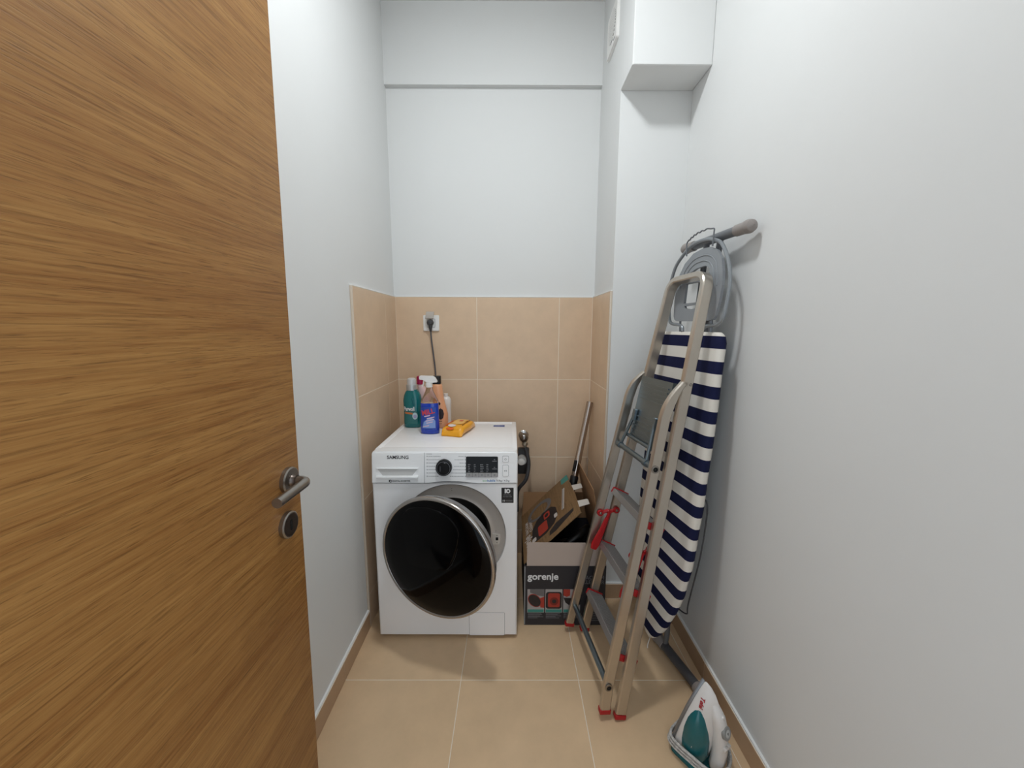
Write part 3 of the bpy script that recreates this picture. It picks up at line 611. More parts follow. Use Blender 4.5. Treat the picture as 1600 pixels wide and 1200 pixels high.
# yellow wipes pack
yp = thing('wipes_pack', (-.262, 1.84, TZ), 'yellow soft pack of wet wipes lying on the washing machine', 'pack', 'cleaning products on the washing machine')
yx = V((math.cos(R(-14)), math.sin(R(-14)), 0)); yy = V((-yx.y, yx.x, 0)); yO = V((-.258, 1.845, TZ))
def packbm():
    secs = []; hl = .098; seg = 28
    for k in range(15):
        t = -1+2*k/14; w = .056*(1-.10*abs(t)**6)*(1+.03*math.sin(5*t+1)); h = .046*(1-abs(t)**5)**.5 if abs(t) < 1 else 0; h = max(h, .004); s = []
        for j in range(seg):
            a = 2*PI*j/seg; c, q = math.cos(a), math.sin(a)
            x = w*math.copysign(abs(c)**.55, c); z = h/2+h/2*math.copysign(abs(q)**.6, q)
            z *= 1+.04*math.sin(9*t+3*x*20)
            s.append(yO+yx*x+yy*(t*hl+.003*math.sin(j))+ZA*max(z, .0002))
        secs.append(s)
    return rings(B(), secs)
YEL = mat('yellow_film', '#efa51e', .28, bump=.5, bscale=30, coat=.3)
pk = mk('pack_body', packbm(), YEL, yp, 60)
def onpack(v):
    d = v-yO; t = min(abs(d.dot(yy))/.098, .985); x = min(abs(d.dot(yx))/.056, .97); h = .046*(1-t**5)**.5
    zz = h/2+h/2*(1-x**(2/.55))**(.6/2) if x > 0 else h
    return yO+yx*d.dot(yx)+yy*d.dot(yy)+ZA*(zz+.0016+d.z)
mk('resealable_flap', subd(prism(B(), rrect(-.028, .030, -.040, .070, .012), yO, yx, yy, .0005)), mat('pack_pale', '#e9b765', .35), yp, 40, warp=onpack)
mk('pack_patch', subd(prism(B(), ell(-.010, -.062, .020, .013, 18), yO, yx, yy, .0008)), mat('pack_white', '#dcd3cf', .4), yp, 40, warp=onpack)
mk('pack_patch', subd(prism(B(), ell(-.012, -.084, .020, .005, 14), yO, yx, yy, .0006)), mat('pack_orange', '#e2621b', .4), yp, 40, warp=onpack)
mk('pack_patch', subd(prism(B(), [(-.05, -.06), (-.036, -.06), (-.034, .075), (-.05, .08)], yO, yx, yy, .0006)), MATS['pack_orange'], yp, 40, warp=onpack)
mk('pack_emblem', subd(prism(B(), rrect(-.004, .014, .012, .034, .004), yO, yx, yy, .0012)), mat('pack_red', '#cf4a3a', .4), yp, 40, warp=onpack)
bm = B()
for k in range(5): prism(bm, [(.036, -.05+k*.022), (.040, -.05+k*.022), (.040, -.034+k*.022), (.036, -.034+k*.022)], yO, yx, yy, .0010)
mk('pack_print', subd(bm, 1), mat('pack_brown_ink', '#6b3c12', .5), yp, 0, warp=onpack)

# ------------------------------------------------------------------ cardboard box with vacuum cleaner
b0, b1, f0, f1, bh, th = .062, .430, 1.587, 2.035, .296, .004
cb = thing('cardboard_box', (.246, 1.81, 0), 'open dark printed carton for a vacuum cleaner next to the washing machine', 'box')
for nm, a in (('front_side', (b0, b1, f0, f0+th)), ('back_side', (b0, b1, f1-th, f1)), ('left_side', (b0, b0+th, f0+th, f1-th)), ('right_side', (b1-th, b1, f0+th, f1-th))):
    mk(nm, box(B(), *a, 0.001, bh), BOXD, cb, 0)
mk('bottom', box(B(), b0+th, b1-th, f0+th, f1-th, .001, .005), KRAFT, cb, 0)
mk('corner_edge', box(B(), b0-.0006, b0+.004, f0-.0006, f0+.004, .004, bh-.004), BOXED, cb, 0)
# flaps
bm = prism(B(), [(.010, 0), (.366, 0), (.360, .060), (.352, .108), (.012, .110)], (b0, f0+.0035, bh), XA, V((0, .03, 1)).normalized(), .0035); mk('front_flap', bm, CARDL, cb, 0)
bm = prism(B(), [(0, 0), (.365, 0), (.355, .145), (.010, .145)], (b0, f1-.001, bh), XA, V((0, .10, 1)).normalized(), .0035); mk('rear_flap', bm, KRAFT, cb, 0)
bm = prism(B(), [(0, 0), (-.444, 0), (-.440, .355), (-.004, .365)], (b1, f0+.002, bh), -YA, V((-.19, 0, 1)).normalized(), .0035); mk('right_flap', bm, KRAFT, cb, 0)
# printed lid hinged on the left, half open
lX = V((.257, 0, .252)).normalized(); lY = YA.copy(); lN = lX.cross(lY); lO = V((b0, f0+.012, bh))
LWOOD = oak_mat('printed_wood', 1, '#4c3722', '#73573a', '#8d6f4c', .35)
bm = prism(B(), [(0, 0), (.352, .004), (.358, .20), (.350, .444), (0, .446)], lO, lX, lY, .004); lid = mk('printed_lid', bm, LWOOD, cb, 0)
lO2 = lO+lN*.004
def lp(nm, pts, mt, t=.0004, t0=0): return mk(nm, prism(B(), pts, lO2, lX, lY, t+t0, t0), mt, lid, 0)
LBLK = mat('print_charcoal', '#2b2626', .5); LRED = mat('print_red', '#a8392b', .5); LGRY = mat('print_grey', '#6d6a6a', .5); LTEAL = mat('print_teal', '#3f8a80', .5); LWHT = mat('print_white', '#c9c2bc', .5)
lp('picture_body', [(.060, .110), (.085, .080), (.150, .075), (.205, .100), (.235, .150), (.232, .225), (.205, .265), (.150, .275), (.100, .250), (.070, .200)], LBLK)
lp('picture_panel', rrect(.105, .165, .095, .185, .012), LRED, .0004, .0004)
lp('picture_panel', rrect(.150, .190, .195, .250, .010), LRED, .0004, .0004)
lp('picture_inset', ell(.170, .222, .012, .016, 16), LBLK, .0004, .0008)
lp('picture_wheel', rrect(.062, .088, .088, .120, .008), LWHT, .0004, .0004); lp('picture_wheel', rrect(.212, .232, .135, .170, .008), LWHT, .0004, .0004)
bm = holed(B(), ell(.130, .330, .085, .075, 28), [ell(.128, .325, .062, .052, 24)], lO2, lX, lY, .0004); mk('picture_hose', bm, LGRY, lid, 0)
lp('picture_nozzle', [(.165, .035), (.205, .030), (.320, .062), (.325, .085), (.215, .090), (.170, .065)], LBLK, .0004)
lp('picture_tube', [(.262, .150), (.276, .150), (.312, .330), (.298, .335)], LWHT); lp('picture_tube', [(.266, .150), (.271, .150), (.306, .333), (.302, .333)], LGRY, .0004, .0004)
bm = B()
for k in range(14): prism(bm, ell(.085+rr.uniform(-.03, .04), .018+rr.uniform(-.012, .018), .007, .006, 8), lO2, lX, lY, .0004)
mk('picture_lavender', bm, mat('print_purple', '#6d5a86', .6), lid, 0)
lp('teal_corner', [(.300, .385), (.352, .375), (.350, .444), (.305, .444)], LTEAL)
for k, s_ in enumerate(('VACUUM', 'CLEANER')): text('lid_text', s_, .030, lO2+lX*(.040+.026*k)+lY*.245, -lY, lX, LWHT, lid, bold=.0007) if 0 else text('lid_text', s_, .028, lO2+lX*(.036+.026*k)+lY*.260, lY, -lX, LWHT, lid, bold=.0006, t=.0008)
text('lid_maker_name', 'gorenje', .060, lO2+lX*.034+lY*.095, lY, -lX, LWHT, lid, bold=.0014, t=.0008)
for yv in (.055, .235):
    bm = prism(B(), [(0, 0), (.050, .006), (.052, .050), (.046, .058), (0, .060)], lO+lX*.352+lY*yv+lN*.002, (lX*.85-lN*.5).normalized(), lY, .002); mk('tuck_tab', bm, mat('card_white', '#cfc8c0', .7), cb, 0)
# front print
def fp(nm, pts, mt, t=.0005, t0=0): return mk(nm, prism(B(), pts, (b0, f0, 0), XA, ZA, t+t0, t0), mt, cb, 0)
text('maker_name', 'gorenje', .0455, (b0+.084, f0-.0008, .243), XA, ZA, INKW, cb, bold=.0011)
text('product_text', 'VACUUM', .026, (b0+.262, f0-.0005, .238), XA, ZA, INKG, cb, align='LEFT', bold=.0002, sx=.9); text('product_text', 'CLEANER', .026, (b0+.262, f0-.0005, .216), XA, ZA, INKG, cb, align='LEFT', bold=.0002, sx=.9)
for k in range(3):
    x = .014+k*.082; pan = fp('picture_panel', rrect(x, x+.077, .064, .181, .001, 1), mat('print_pale', '#a8a3a0', .5))
    fp('picture_band', [(x+.002, .066), (x+.075, .066), (x+.075, .080), (x+.002, .080)], LTEAL, .0004, .0005)
    if k == 0:
        fp('picture_shape', [(x+.012, .181), (x+.077, .181), (x+.077, .145), (x+.050, .150), (x+.025, .160), (x+.012, .165)], LGRY, .0004, .0005)
        fp('picture_shape', [(x+.055, .135), (x+.077, .145), (x+.077, .088), (x+.060, .090)], LRED, .0004, .0005)
        fp('picture_ring', ell(x+.033, .125, .036, .027, 26, -.9), LRED, .0004, .0009); fp('picture_disc', ell(x+.033, .125, .033, .024, 26, -.9), LBLK, .0004, .0013)
    elif k == 1:
        fp('picture_shape', rrect(x+.002, x+.075, .084, .168, .012), LBLK, .0004, .0005); fp('picture_shape', rrect(x+.012, x+.066, .092, .162, .008), LRED, .0004, .0009)
        bm = B(); 
        fp('picture_ring', ell(x+.040, .122, .020, .020, 26), mat('print_red2', '#7d2a20', .5), .0004, .0013); fp('picture_disc', ell(x+.040, .122, .010, .010, 20), LBLK, .0004, .0017)
    else:
        fp('picture_shape', [(x, .181), (x+.03, .181), (x+.03, .150), (x+.015, .143), (x, .150)], LRED, .0004, .0005); fp('picture_shape', [(x, .140), (x+.077, .135), (x+.077, .105), (x+.035, .095), (x+.01, .115)], LBLK, .0004, .0005)
bm = B()
for k in range(3):
    for j in range(5):
        w = (.062, .066, .055, .070, .045)[(j+k) % 5]; prism(bm, [(.017+k*.082, .057-j*.0052), (.017+k*.082+w, .057-j*.0052), (.017+k*.082+w, .0588-j*.0052), (.017+k*.082, .0588-j*.0052)], (b0, f0, 0), XA, ZA, .0004)
for j in range(9): prism(bm, [(.275, .095-j*.009), (.345, .095-j*.009), (.345, .0972-j*.009), (.275, .0972-j*.009)], (b0, f0, 0), XA, ZA, .0004)
mk('fine_print', bm, INKG, cb, 0)
# contents
vc = thing('vacuum_cleaner', (.28, 1.78, .005), 'black vacuum cleaner packed inside the open carton', 'vacuum cleaner')
bm = B(); bmesh.ops.create_uvsphere(bm, u_segments=28, v_segments=16, radius=1); 
for v in bm.verts:
    c = v.co; v.co = V((.285+.118*math.copysign(abs(c.x)**.7, c.x), 1.700+.105*math.copysign(abs(c.y)**.7, c.y), .175+.168*math.copysign(abs(c.z)**.75, c.z)))
mk('body', bm, PLASTB, vc, 60)
bm = B(); hpth = smoothpath([(.20, 1.66, .30), (.27, 1.65, .37), (.335, 1.68, .405), (.375, 1.76, .38), (.385, 1.85, .32), (.36, 1.93, .25)], 16)
rad = [.0185 if (i % 2) else .0215 for i in range(len(hpth))]; tube(bm, hpth, rad, 14); mk('ribbed_hose', bm, PLASTB, vc, 60)
P0, P1 = V((.428, 2.05, .956)), V((.336, 1.95, .56)); dP = (P1-P0).normalized()
vp = thing('vacuum_tube', tuple(P0+dP*.90), 'chrome vacuum cleaner tube leaning out of the carton into the tiled corner', 'tube')
PX = dP.orthogonal().normalized(); PM = axes(PX, dP.cross(PX), dP, P0)
CHT = mat('chrome_tube', '#b0a69f', .16, 1)
bm = lathe(B(), [(.0150, .03), (.0152, 0), (.0175, 0), (.0175, .30), (.0185, .302), (.0185, .40), (.0175, .402), (.0175, .88)], 28, PM); mk('pipe', bm, CHT, vp, 40)
bm = lathe(B(), [(.001, .05), (.0149, .05), (.0149, .002)], 24, PM); mk('pipe_bore', bm, BLACK, vp)
bm = obox(B(), P0+dP*.345+V((-.012, -.014, 0)), PX, dP.cross(PX), dP, .008, .008, .03, .003, 2); mk('tube_latch', bm, PLASTB, vp)
bm = lathe(B(), [(.0195, .405), (.0215, .41), (.0215, .45), (.0195, .455)], 24, PM); mk('tube_collar', bm, PLASTB, vp)

# ------------------------------------------------------------------ ironing board, folded, nose down
BS = .985; c0 = V((0, 0, 1.3535))*(1-BS)+V((.654, 1.4534, 1.342))*BS; bw = V((-.16, .9871, 0)).normalized(); bu = V((.0671, .0109, .9977)).normalized(); bu = (bu-bw*bu.dot(bw)).normalized(); bn = -bw.cross(bu)
def bp(a, s, t=0): return c0+bw*a*BS-bu*s*BS+bn*t
ib = thing('ironing_board', (.66, 1.40, 0), 'folded ironing board with navy and white striped cover leaning on the right wall', 'ironing board')
half = [(0, .165), (.008, .180), (.03, .190), (.25, .196), (.50, .197), (.70, .193), (.85, .184), (.97, .164), (1.07, .132), (1.15, .098), (1.21, .064), (1.25, .034), (1.266, .012)]
out = [(-w_, s) for s, w_ in half]+[(w_, s) for s, w_ in half[::-1]]
fine = []
for i in range(len(out)):
    a, b = out[i], out[(i+1) % len(out)]; fine += [a, ((a[0]+b[0])/2, (a[1]+b[1])/2)]
secs = []
for k, (ins, t) in enumerate(((.030, -.034), (.006, -.032), (.0, -.022), (.0, -.010), (.006, -.003), (.016, 0), (.05, .001))):
    secs.append([bp(a*(1-ins/.19), .62+(s-.62)*(1-ins/.64)+.0, t+(.0018*math.sin(s*31+a*9) if k < 4 else 0)) for a, s in fine])
bm = rings(B(), secs)
lo_ = V([min(v.co[i] for v in bm.verts) for i in range(3)]); hi_ = V([max(v.co[i] for v in bm.verts) for i in range(3)]); bc_ = (lo_+hi_)/2
STR = stripe_mat('striped_cover', bu, (c0-bc_).dot(bu), .0845*BS, .0420*BS, .013*BS, STRIPE_W, STRIPE_N)
mk('cover', bm, STR, ib, 60)
mk('metal_deck', prism(B(), [(a*.84, .62+(s-.62)*.93) for a, s in out], bp(0, 0, -.040), bw*BS, -bu*BS, -.006), GTUBE, ib, 40)
# iron rest
pl_o = [(.090, -.046), (.098, -.06), (.106, -.12), (.106, -.165), (.096, -.215), (.066, -.258), (.020, -.287), (-.030, -.295), (-.072, -.293), (-.112, -.276), (-.140, -.244), (-.154, -.20), (-.160, -.155), (-.156, -.10), (-.147, -.055), (-.138, -.042), (-.10, -.038), (.075, -.040)]
h1 = [(.036, -.206), (.030, -.216), (-.01, -.229), (-.060, -.232), (-.082, -.222), (-.086, -.205), (-.06, -.198), (0, -.197)]
h2 = [(.042, -.178), (-.062, -.178), (-.062, -.106), (.042, -.106)]
h3 = [(.036, -.096), (.030, -.088), (-.01, -.083), (-.045, -.085), (-.054, -.094), (-.02, -.098)]
bm = holed(B(), pl_o, [h1, h2, h3], bp(0, 0, -.014), bw*BS, -bu*BS, .010 if bw.cross(-bu).dot(bn) > 0 else -.010); mk('iron_rest', bm, GREYPL, ib, 0); irn = .0
for sc_ in (.80, .66):
    arc = [(a*sc_-.027*(1-sc_), -.165+(s+.165)*sc_) for a, s in pl_o[3:13]]
    mk('rest_rib', tube(B(), smoothpath([bp(a, s, -.0035) for a, s in arc], 4), .0022, 6), GREYPL, ib)
wl_ = [(.034, 0), (.042, -.018), (.065, -.026), (.105, -.030), (.128, -.040), (.142, -.070), (.156, -.13), (.160, -.185), (.138, -.254), (.098, -.292), (.050, -.320), (-.002, -.328), (-.050, -.324), (-.092, -.312), (-.125, -.292), (-.162, -.240), (-.182, -.190), (-.188, -.140), (-.184, -.077), (-.174, -.040), (-.15, -.024), (-.10, -.020), (-.08, 0)]
mk('rest_frame', tube(B(), smoothpath([bp(a, s, -.010) for a, s in wl_], 5), .0062, 10), GTUBE2, ib)
rk = [(.048, -.282), (.052, -.300), (.057, -.328), (.046, -.340), (.040, -.339), (.032, -.347), (.024, -.345), (.016, -.352), (.006, -.350), (-.004, -.356), (-.016, -.353), (-.026, -.357), (-.040, -.354), (-.054, -.357), (-.075, -.352), (-.092, -.348), (-.094, -.335), (-.096, -.290)]
mk('wire_rack', tube(B(), smoothpath([bp(a, s, .004) for a, s in rk], 4), .0026, 8), GTUBE, ib)
mk('rest_strut', tube(B(), [bp(.062, -.046, -.012), bp(.062, .02, -.020)], .004, 8), GTUBE, ib); mk('rest_strut', tube(B(), [bp(-.115, -.044, -.014), bp(-.115, .02, -.020)], .007, 8), GTUBE, ib)
# legs folded behind, feet at both ends
ft, fb = (V((.722, 1.235, 1.662)), V((.690, 1.56, 1.664))), (V((.7085, 1.215, .027)), V((.640, 1.485, .027)))
for (a, b), nm in ((ft, 0), (fb, 1)):
    d = (b-a).normalized()
    fk = 1.2 if nm else 1.0; mk('foot_tube', tube(B(), [a, b], .0155*fk, 16), GTUBE if not nm else mat('dark_grey_tube', '#56565a', .35, .3), ib)
    for p_, s_ in ((a, -1), (b, 1)):
        q = axes(d.orthogonal().normalized(), d.cross(d.orthogonal().normalized()), d*s_, p_); g_ = 1.0
        bm = lathe(B(), [(r_*fk, z_) for r_, z_ in [(.0165, -.045), (.0185, -.043), (.0185, -.01), (.0205, .004), (.0215, .012), (.018, .024), (.010, .030), (.001, .032)]], 22, q); mk('foot_cap', bm, CAP, ib)
mt_ = (ft[0]+ft[1])/2; mb_ = (fb[0]+fb[1])/2
for s_ in (-.035, .035):
    mk('leg', tube(B(), smoothpath([mt_+bw*s_, bp(s_, -.12, -.062), bp(s_, .55, -.062), bp(s_*.8, .95, -.060)], 6), .0105, 12), GTUBE, ib)
be_ = fb[1]-(fb[1]-fb[0]).normalized()*.045
mk('leg', tube(B(), smoothpath([be_, be_+V((.004, -.005, .10)), bp(.02, 1.0, -.074), bp(.02, .6, -.074), bp(.02, .2, -.066)], 6), .0105, 12), GTUBE, ib)
mk('release_wire', tube(B(), smoothpath([bp(-.17, .585, -.045), bp(-.186, .60, -.046), bp(-.190, .66, -.048), bp(-.186, .80, -.048), bp(-.160, 1.0, -.048), bp(-.150, 1.05, -.055), bp(-.10, 1.06, -.045)], 5), .0026, 8), DGREY, ib)
mk('draw_cord', tube(B(), smoothpath([bp(0, 1.262, -.02), bp(-.010, 1.275, -.010), bp(-.022, 1.293, .002), bp(-.028, 1.300, .004)], 4), [.0018]*12+[.003], 8), mat('cord_white', '#cfc9c2', .8), ib)

# ------------------------------------------------------------------ step ladder, folded, leaning on the board
ld_ = thing('step_ladder', (.35, 1.36, 0), 'folded aluminium step ladder with red end caps leaning against the ironing board', 'ladder')
N0, N1, F0, F1 = V((.3809, 1.1601, .006)), V((.6478, 1.2972, 1.5333)), V((.3316, 1.554, .006)), V((.62, 1.5195, 1.5309))
ladU = V((.1782, .0329, .9834)).normalized(); ladW = V((-.1242, .9922, -.0107)).normalized(); ladN = ladW.cross(ladU).normalized()   # +x side
bm = bar(B(), [N0+(N1-N0)*.012]+fillet([N0+(N1-N0)*.02, N1, F1, F0+(F1-F0)*.02], .055, 9)+[F0+(F1-F0)*.012], .038, .022, ladN, .004); mk('front_frame', bm, ALU, ld_, 40)
def nf(t): return N0+(N1-N0)*t
def ff(t): return F0+(F1-F0)*t
LL = (N1-N0).length
fn = [(.3290, 1.163, .030), (.339, 1.1665, .129), (.4775, 1.225, .891), (.500, 1.233, 1.030), (.509, 1.236, 1.075), (.526, 1.240, 1.118), (.548, 1.2445, 1.153), (.566, 1.248, 1.175)]
fq = [(.2640, 1.552, .036), (.283, 1.550, .132), (.440, 1.540, .883), (.472, 1.536, 1.040), (.480, 1.535, 1.082), (.496, 1.533, 1.128), (.516, 1.531, 1.158), (.535, 1.530, 1.178)]
for q in (fn, fq):
    pts = [V(x) for x in q]; pth = pts[:3]+smoothpath(pts[2:], 5)[1:]
    k = len(pth); sc_ = [(1, 1) if i < k-14 else (max(.55, 1-.45*(i-(k-14))/10), 1) for i in range(k)]
    mk('support_stile', bar(B(), pth, .036, .020, ladN, .004, sc_), ALU, ld_, 40)
    # red foot
    d = (pts[1]-pts[0]).normalized(); mk('rubber_foot', obox(B(), pts[0]+d*.002, ladN-d*ladN.dot(d), ladW, d, .0200, .0120, .0085, .003, 2), RED, ld_)
    mk('pivot_rivet', lathe(B(), [(.0055, -.002), (.005, .001), (.001, .0025)], 12, axes(ladN, ladU, -ladW, pts[-1]+ladN*.020-ladW*(.0125 if q is fn else .0125))), STEEL, ld_)
for p_ in (N0, F0): mk('rubber_foot', obox(B(), p_+ladU*.008, ladN, ladW, ladU, .0200, .0120, .0085, .003, 2), RED, ld_)
# cross tubes of the support frame
for a, b in (((.2827, 1.566, .132), (.3388, 1.1535, .129)), ((.4398, 1.555, .884), (.4772, 1.2130, .891))):
    a, b = V(a), V(b); mk('cross_tube', tube(B(), [a, b], .0105, 16), ZINC, ld_); d = (b-a).normalized(); q = axes(d.orthogonal().normalized(), d.cross(d.orthogonal().normalized()), d, b)
    ct = mk('tube_ferrule', lathe(B(), [(.0135, -.002), (.0135, .001), (.0085, .0018), (.0085, -.001)], 20, q), STEEL, ld_); mk('tube_bore', lathe(B(), [(.001, .0006), (.0085, .0006)], 16, q), BLACK, ct)
# steps
td = (V((math.cos(R(27)), 0, -math.sin(R(27)))))
for s_ in (.208, .447, .689):
    t = s_/LL; a, b = nf(t), ff(t); wv = (b-a).normalized(); dv = (td-wv*td.dot(wv)).normalized(); nv = dv.cross(wv).normalized(); nv = nv if nv.z > 0 else -nv
    c = (a+b)/2-nv*.004; hl = (b-a).length/2-.0115
    stp = mk('step', obox(B(), c, dv, wv, nv, .034, hl-.004, .0015, .001, 1), TREAD, ld_, 0)
    bm = B()
    for k in range(9): obox(bm, c+dv*(-.030+k*.0075)+nv*.0022, dv, wv, nv, .0014, hl-.006, .0010)
    mk('tread_ridges', bm, TREAD, stp, 0)
    for e_ in (-1, 1): mk('step_lip', obox(B(), c+dv*.0335*e_-nv*.010, dv, wv, nv, .0018, hl-.004, .0115, .001, 1), TREAD, stp, 0)
    for e_ in (-1, 1): mk('step_end_cap', obox(B(), c+wv*(hl-.0025)*e_-nv*.006, dv, wv, nv, .0385, .0032, .0125, .003, 2), RED, stp)
# platform folded up between the frames
ta, tb_ = .925/LL, 1.185/LL
pa, pb_, pc, pd = nf(ta), ff(ta), ff(tb_), nf(tb_); off = -ladN*.034
mid = (pa+pb_+pc+pd)/4+off; pu = ((pc+pd)-(pa+pb_)).normalized(); pw = (pb_-pa).normalized(); pw = (pw-pu*pw.dot(pu)).normalized(); pn = -ladN
hw = (pc-pd).length/2-.020; hh = .125
plat = mk('platform', obox(B(), mid, pw, pu, pn, hw, hh, .0012), ZINC, ld_, 0)
for s_ in (-1, 1): mk('platform_flange', obox(B(), mid+pw*s_*(hw-.001)+pn*(-.008), pw, pu, pn, .0012, hh, .009), ZINC, plat, 0)
for z_ in (.100, .085, .070, .055, .040, -.030, -.050, -.068, -.086, -.104): mk('platform_rib', obox(B(), mid+pu*z_+pw*0+pn*.002, pw, pu, pn, hw*.86, .0022, .0030), ZINC, plat, 0)
mk('platform_tube', tube(B(), [mid-pu*.118-pw*(hw+.004)+pn*.006, mid-pu*.118+pw*(hw+.004)+pn*.006], .0075, 12), ZINC, plat)
tA, tB = V((.4398, 1.555, .884)), V((.4772, 1.2130, .891))
for k, w_ in ((.13, .80), (.80, -.62)):
    q = tA+(tB-tA)*k; e2 = mid+pw*hw*w_-pu*.030+pn*.010; st_ = mk('strut', tube(B(), [q, q+(e2-q)*.55, e2], .0065, 12), ZINC, ld_)
    mk('strut_clip', tube(B(), [q-(tB-tA).normalized()*.010, q+(tB-tA).normalized()*.010], .0135, 14), ZINC, st_); mk('strut_bracket', obox(B(), e2, pw, pu, pn, .010, .022, .006, .002, 1), ZINC, st_)
# red locking arms on both sides
def onseg(q, z):
    q = [V(x) for x in q]; t = (z-q[1].z)/(q[2].z-q[1].z); return q[1]+(q[2]-q[1])*t
for side, (sl, f2, sg) in enumerate(((fq, ff, -1), (fn, nf, 1))):
    p1 = onseg(sl, .580)+ladW*.017*sg; p2 = f2(.592/1.5333)+ladW*.018*sg; mid_ = (p1+p2)/2
    arm = mk('lock_arm', bar(B(), smoothpath([p1, p1+ladN*.014+ladU*.006, mid_+ladU*.004, mid_+ladN*.003-ladU*.020, mid_-ladN*.012-ladU*.085, mid_-ladN*.030-ladU*.150], 5), .012, .014, ladN, .003, None), RED, ld_)
    mk('arm_grip', bar(B(), [mid_-ladU*.030, mid_-ladN*.010-ladU*.085, mid_-ladN*.026-ladU*.150, mid_-ladN*.030-ladU*.172], .031, .013, ladN, .004, [(.55, 1), (.8, 1), (1.15, 1), (.85, 1)]), RED, arm)
    mk('arm_link', bar(B(), [mid_-ladU*.012, mid_+ladN*.012+ladU*.004, p2], .014, .008, ladU, .002), RED, arm)
    for p_ in (p1, p2):
        hub = mk('arm_hub', lathe(B(), [(.001, .006), (.012, .006), (.014, .003), (.014, -.004)], 20, axes(ladN, ladU, -ladW, p_)), RED, arm)
        mk('arm_rivet', lathe(B(), [(.001, .009), (.005, .008), (.006, .006)], 14, axes(ladN, ladU, -ladW, p_)), STEEL, arm)

# ------------------------------------------------------------------ steam iron standing on its heel
ir = thing('steam_iron', (.615, 1.0, 0), 'white and teal steam iron standing on its heel beside the skirting', 'iron')
be = R(34); ih_ = V((math.sin(be), -math.cos(be), 0)); iup = (ZA*math.cos(R(13))+ih_*math.sin(R(13))).normalized(); ih_ = (ih_-iup*ih_.dot(iup)).normalized(); iw = ih_.cross(iup).normalized()
iO = V((.598, 1.050, .276))-iup*.268          # heel end of the soleplate centre line
IM = axes(iup, iw, ih_, iO)
def I(x, y, z): return IM @ V((x, y, z))
hwid = [(0, .050), (.02, .058), (.06, .062), (.10, .061), (.14, .056), (.18, .047), (.215, .034), (.245, .018), (.262, .006), (.268, .001)]
o2 = [(x, -w_) for x, w_ in hwid]+[(x, w_) for x, w_ in hwid[::-1]]
mk('soleplate', rings(B(), [[I(x, y, 0) for x, y in o2], [I(x, y, .006) for x, y in o2], [I(.13+(x-.13)*.985, y*.95, .009) for x, y in o2]]), mat('soleplate_grey', '#7d7f82', .35, .6), ir, 40)
secs = []
for sc_, sl_, z_, xs in ((.93, .985, .009, 0), (.97, 1.0, .014, 0), (.95, .99, .030, 0), (.84, .95, .048, -.001), (.66, .88, .066, -.004), (.44, .78, .082, -.010), (.22, .66, .092, -.02)):
    secs.append([I(.02+(x-.02)*sl_+xs, y*sc_, z_) for x, y in o2])
from mathutils.bvhtree import BVHTree
sb = rings(B(), secs); bmesh.ops.recalc_face_normals(sb, faces=sb.faces); SHELL = BVHTree.FromBMesh(sb); mk('body_shell', sb, IRONW, ir, 60)
for s_ in (-1, 1):
    bm = B(); bmesh.ops.create_uvsphere(bm, u_segments=28, v_segments=16, radius=1); c = V((.096, .026*s_, .046))
    for v in bm.verts:
        x, y, z = v.co; v.co = I(c.x+.104*math.copysign(abs(x)**.9, x), c.y+.0385*y, c.z+(.043*z)*(1-.30*x)-.014*x)
    tk = mk('water_tank', bm, TEALP, ir, 60)
sp_ = smoothpath([I(.250, 0, .022), I(.220, 0, .054), I(.18, 0, .083), I(.13, 0, .102), I(.08, 0, .114), I(.036, 0, .118)], 5)
n_ = len(sp_); mk('handle', bar(B(), sp_+[I(.030, 0, .116)], .040, .038, iw, .010, [(.35+.65*min(1, i/8), .4+.6*min(1, i/8)) for i in range(n_)]+[(.9, .9)]), IRONW, ir, 60)
mk('handle_grip', bar(B(), smoothpath([I(.115, 0, .100), I(.075, 0, .108), I(.032, 0, .112)], 5), .036, .020, iw, .008), mat('grip_grey', '#c9c5c2', .4), ir, 60)
hx = [(0.0, -.046), (0.0, .046), (.0, .040)]
mk('heel', rings(B(), [[I(.235*z-.014, y, z) for y, z in rrect(-.060, .060, .004, .112, .02)], [I(.235*z-.004, y, z) for y, z in rrect(-.060, .060, .004, .112, .02)], [I(.235*z+.006, y, z) for y, z in rrect(-.050, .050, .010, .104, .02)]]), TEALP, ir, 40)
# dial on the front of the handle pillar
dp = I(.172, 0, .1075); dn = (ih_*.86+iup*.50).normalized(); dxx = iw; dyy = dn.cross(dxx)
dl = mk('temperature_dial', lathe(B(), [(.0185, -.004), (.0185, .003), (.0165, .005), (.001, .005)], 28, axes(dxx, dyy, dn, dp)), mat('dial_grey', '#8a8a88', .3), ir)
mk('dial_window', lathe(B(), [(.001, .0056), (.009, .0056), (.0105, .0052)], 24, axes(dxx, dyy, dn, dp)), mat('dial_light', '#bdbdbb', .2), dl)
mk('dial_arrow', prism(B(), [(-.003, -.003), (.003, -.003), (0, .004)], dp+dn*.0056, dxx, dyy, .0006), INK, dl, 0)
bq = I(.205, 0, .0790); mk('spray_nozzle', lathe(B(), [(.001, .008), (.004, .007), (.006, .002), (.006, -.004)], 16, axes(iw, dn.cross(iw), dn, bq+dn*.004)), IRONW, ir)
for s_ in (-1, 1): mk('steam_button', obox(B(), I(.128, .008*s_, .123), iw, iup, ih_, .006, .008, .005, .002, 2), mat('button_clear', '#d4d0cc', .15), ir)
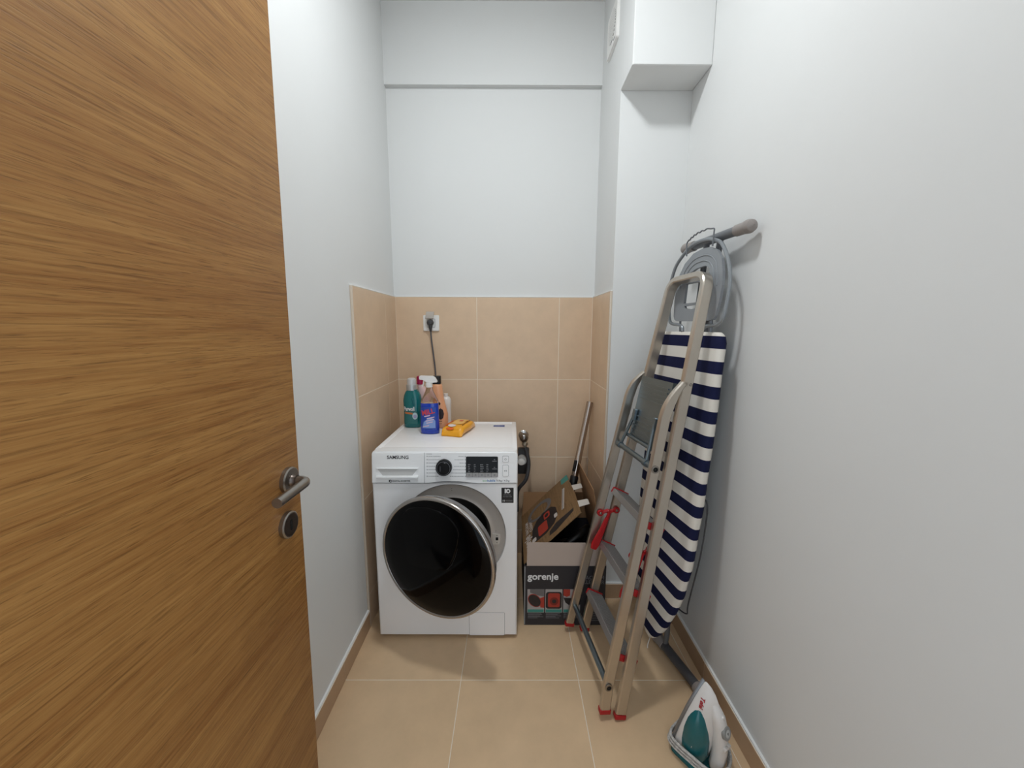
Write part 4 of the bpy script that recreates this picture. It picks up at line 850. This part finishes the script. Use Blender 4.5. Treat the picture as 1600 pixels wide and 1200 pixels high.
# brand on the nose flank, facing left
tO = I(.213, -.028, .030) if iw.x > 0 else I(.213, .028, .030)
sgn = -1 if iw.x > 0 else 1
tn = (iw*sgn*.75+ih_*.66).normalized(); tx = (-iup-ih_*0.1); tx = (tx-tn*tx.dot(tn)).normalized(); tyv = tn.cross(tx)
def onshell(v):
    h = SHELL.ray_cast(v+tn*.05, -tn)[0]
    return h+tn*(.0022+(v-tO).dot(tn)-.006) if h else v
text('maker_name', 'Tefal', .0150, tO+iup*.006+tn*.006, tx, tyv, mat('red_ink', '#a8232b', .5), ir, bold=.0003, t=.001, warp=onshell)
mk('tank_cap', lathe(B(), [(.001, .007), (.010, .006), (.012, .0), (.012, -.006)], 20, axes(iup, tn.cross(iup), tn, I(.085, .052*sgn, .062))), IRONW, ir)
CORDM = mat('braided_cord', '#b9b6b2', .8, var=.35, vscale=160)
for k in range(3):
    z0 = .004+k*.012; lp_ = [I(z0+.040, -.068+.002*k, .02), I(z0+.040, -.070, .07), I(z0+.040, -.050, .125), I(z0+.042, 0, .146), I(z0+.040, .050, .125), I(z0+.038, .070, .07), I(z0+.020, .068, .01), I(z0+.02, .050, -.010), I(z0+.02, 0, -.012), I(z0+.025, -.050, -.010)]
    q = [V(p_) for p_ in lp_]; n = len(q); path = []
    for i in range(n):
        p0_, p1_, p2_, p3_ = q[i-1], q[i], q[(i+1) % n], q[(i+2) % n]
        for j in range(4):
            t = j/4; path.append(.5*((2*p1_)+(p2_-p0_)*t+(2*p0_-5*p1_+4*p2_-p3_)*t*t+(3*p1_-p0_-3*p2_+p3_)*t**3))
    mk('cord_turn', tube(B(), path, .0042, 8, closed=True), CORDM, ir)

# ------------------------------------------------------------------ extractor fan on the niche side wall
fa = thing('extractor_fan', (xn, 1.925, 2.67), 'white square extractor fan grille high on the niche side wall', 'fan')
FM = (V((xn, 2.010, 2.590)), -YA, ZA)
bm = prism(B(), rrect(0, .170, 0, .170, .010), FM[0], FM[1], FM[2], .012); bmesh.ops.bevel(bm, geom=[ed for ed in bm.edges if all(v.co.x < xn-.0115 for v in ed.verts)], offset=.004, segments=2, affect='EDGES'); mk('fan_cover', bm, SOCK, fa)
bm = prism(B(), ell(.085, .094, .062, .062, 32), FM[0]+V((-.0120, 0, 0)), FM[1], FM[2], .0006); mk('fan_opening', bm, mat('fan_dark', '#3c3a38', .7), fa, 0)
for k in range(12):
    z = .094-.055+k*.0100; h_ = math.sqrt(max(.062**2-(z-.094)**2, 0))
    mk('fan_slat', obox(B(), FM[0]+V((-.0132, -.085, z)), YA, V((-.3, 0, .95)), V((.95, 0, .3)), h_, .0022, .0006), SOCK, fa, 0)
mk('fan_badge', prism(B(), rrect(.118, .142, .016, .021, .001, 1), FM[0]+V((-.0120, 0, 0)), FM[1], FM[2], .0006), INKG, fa, 0)
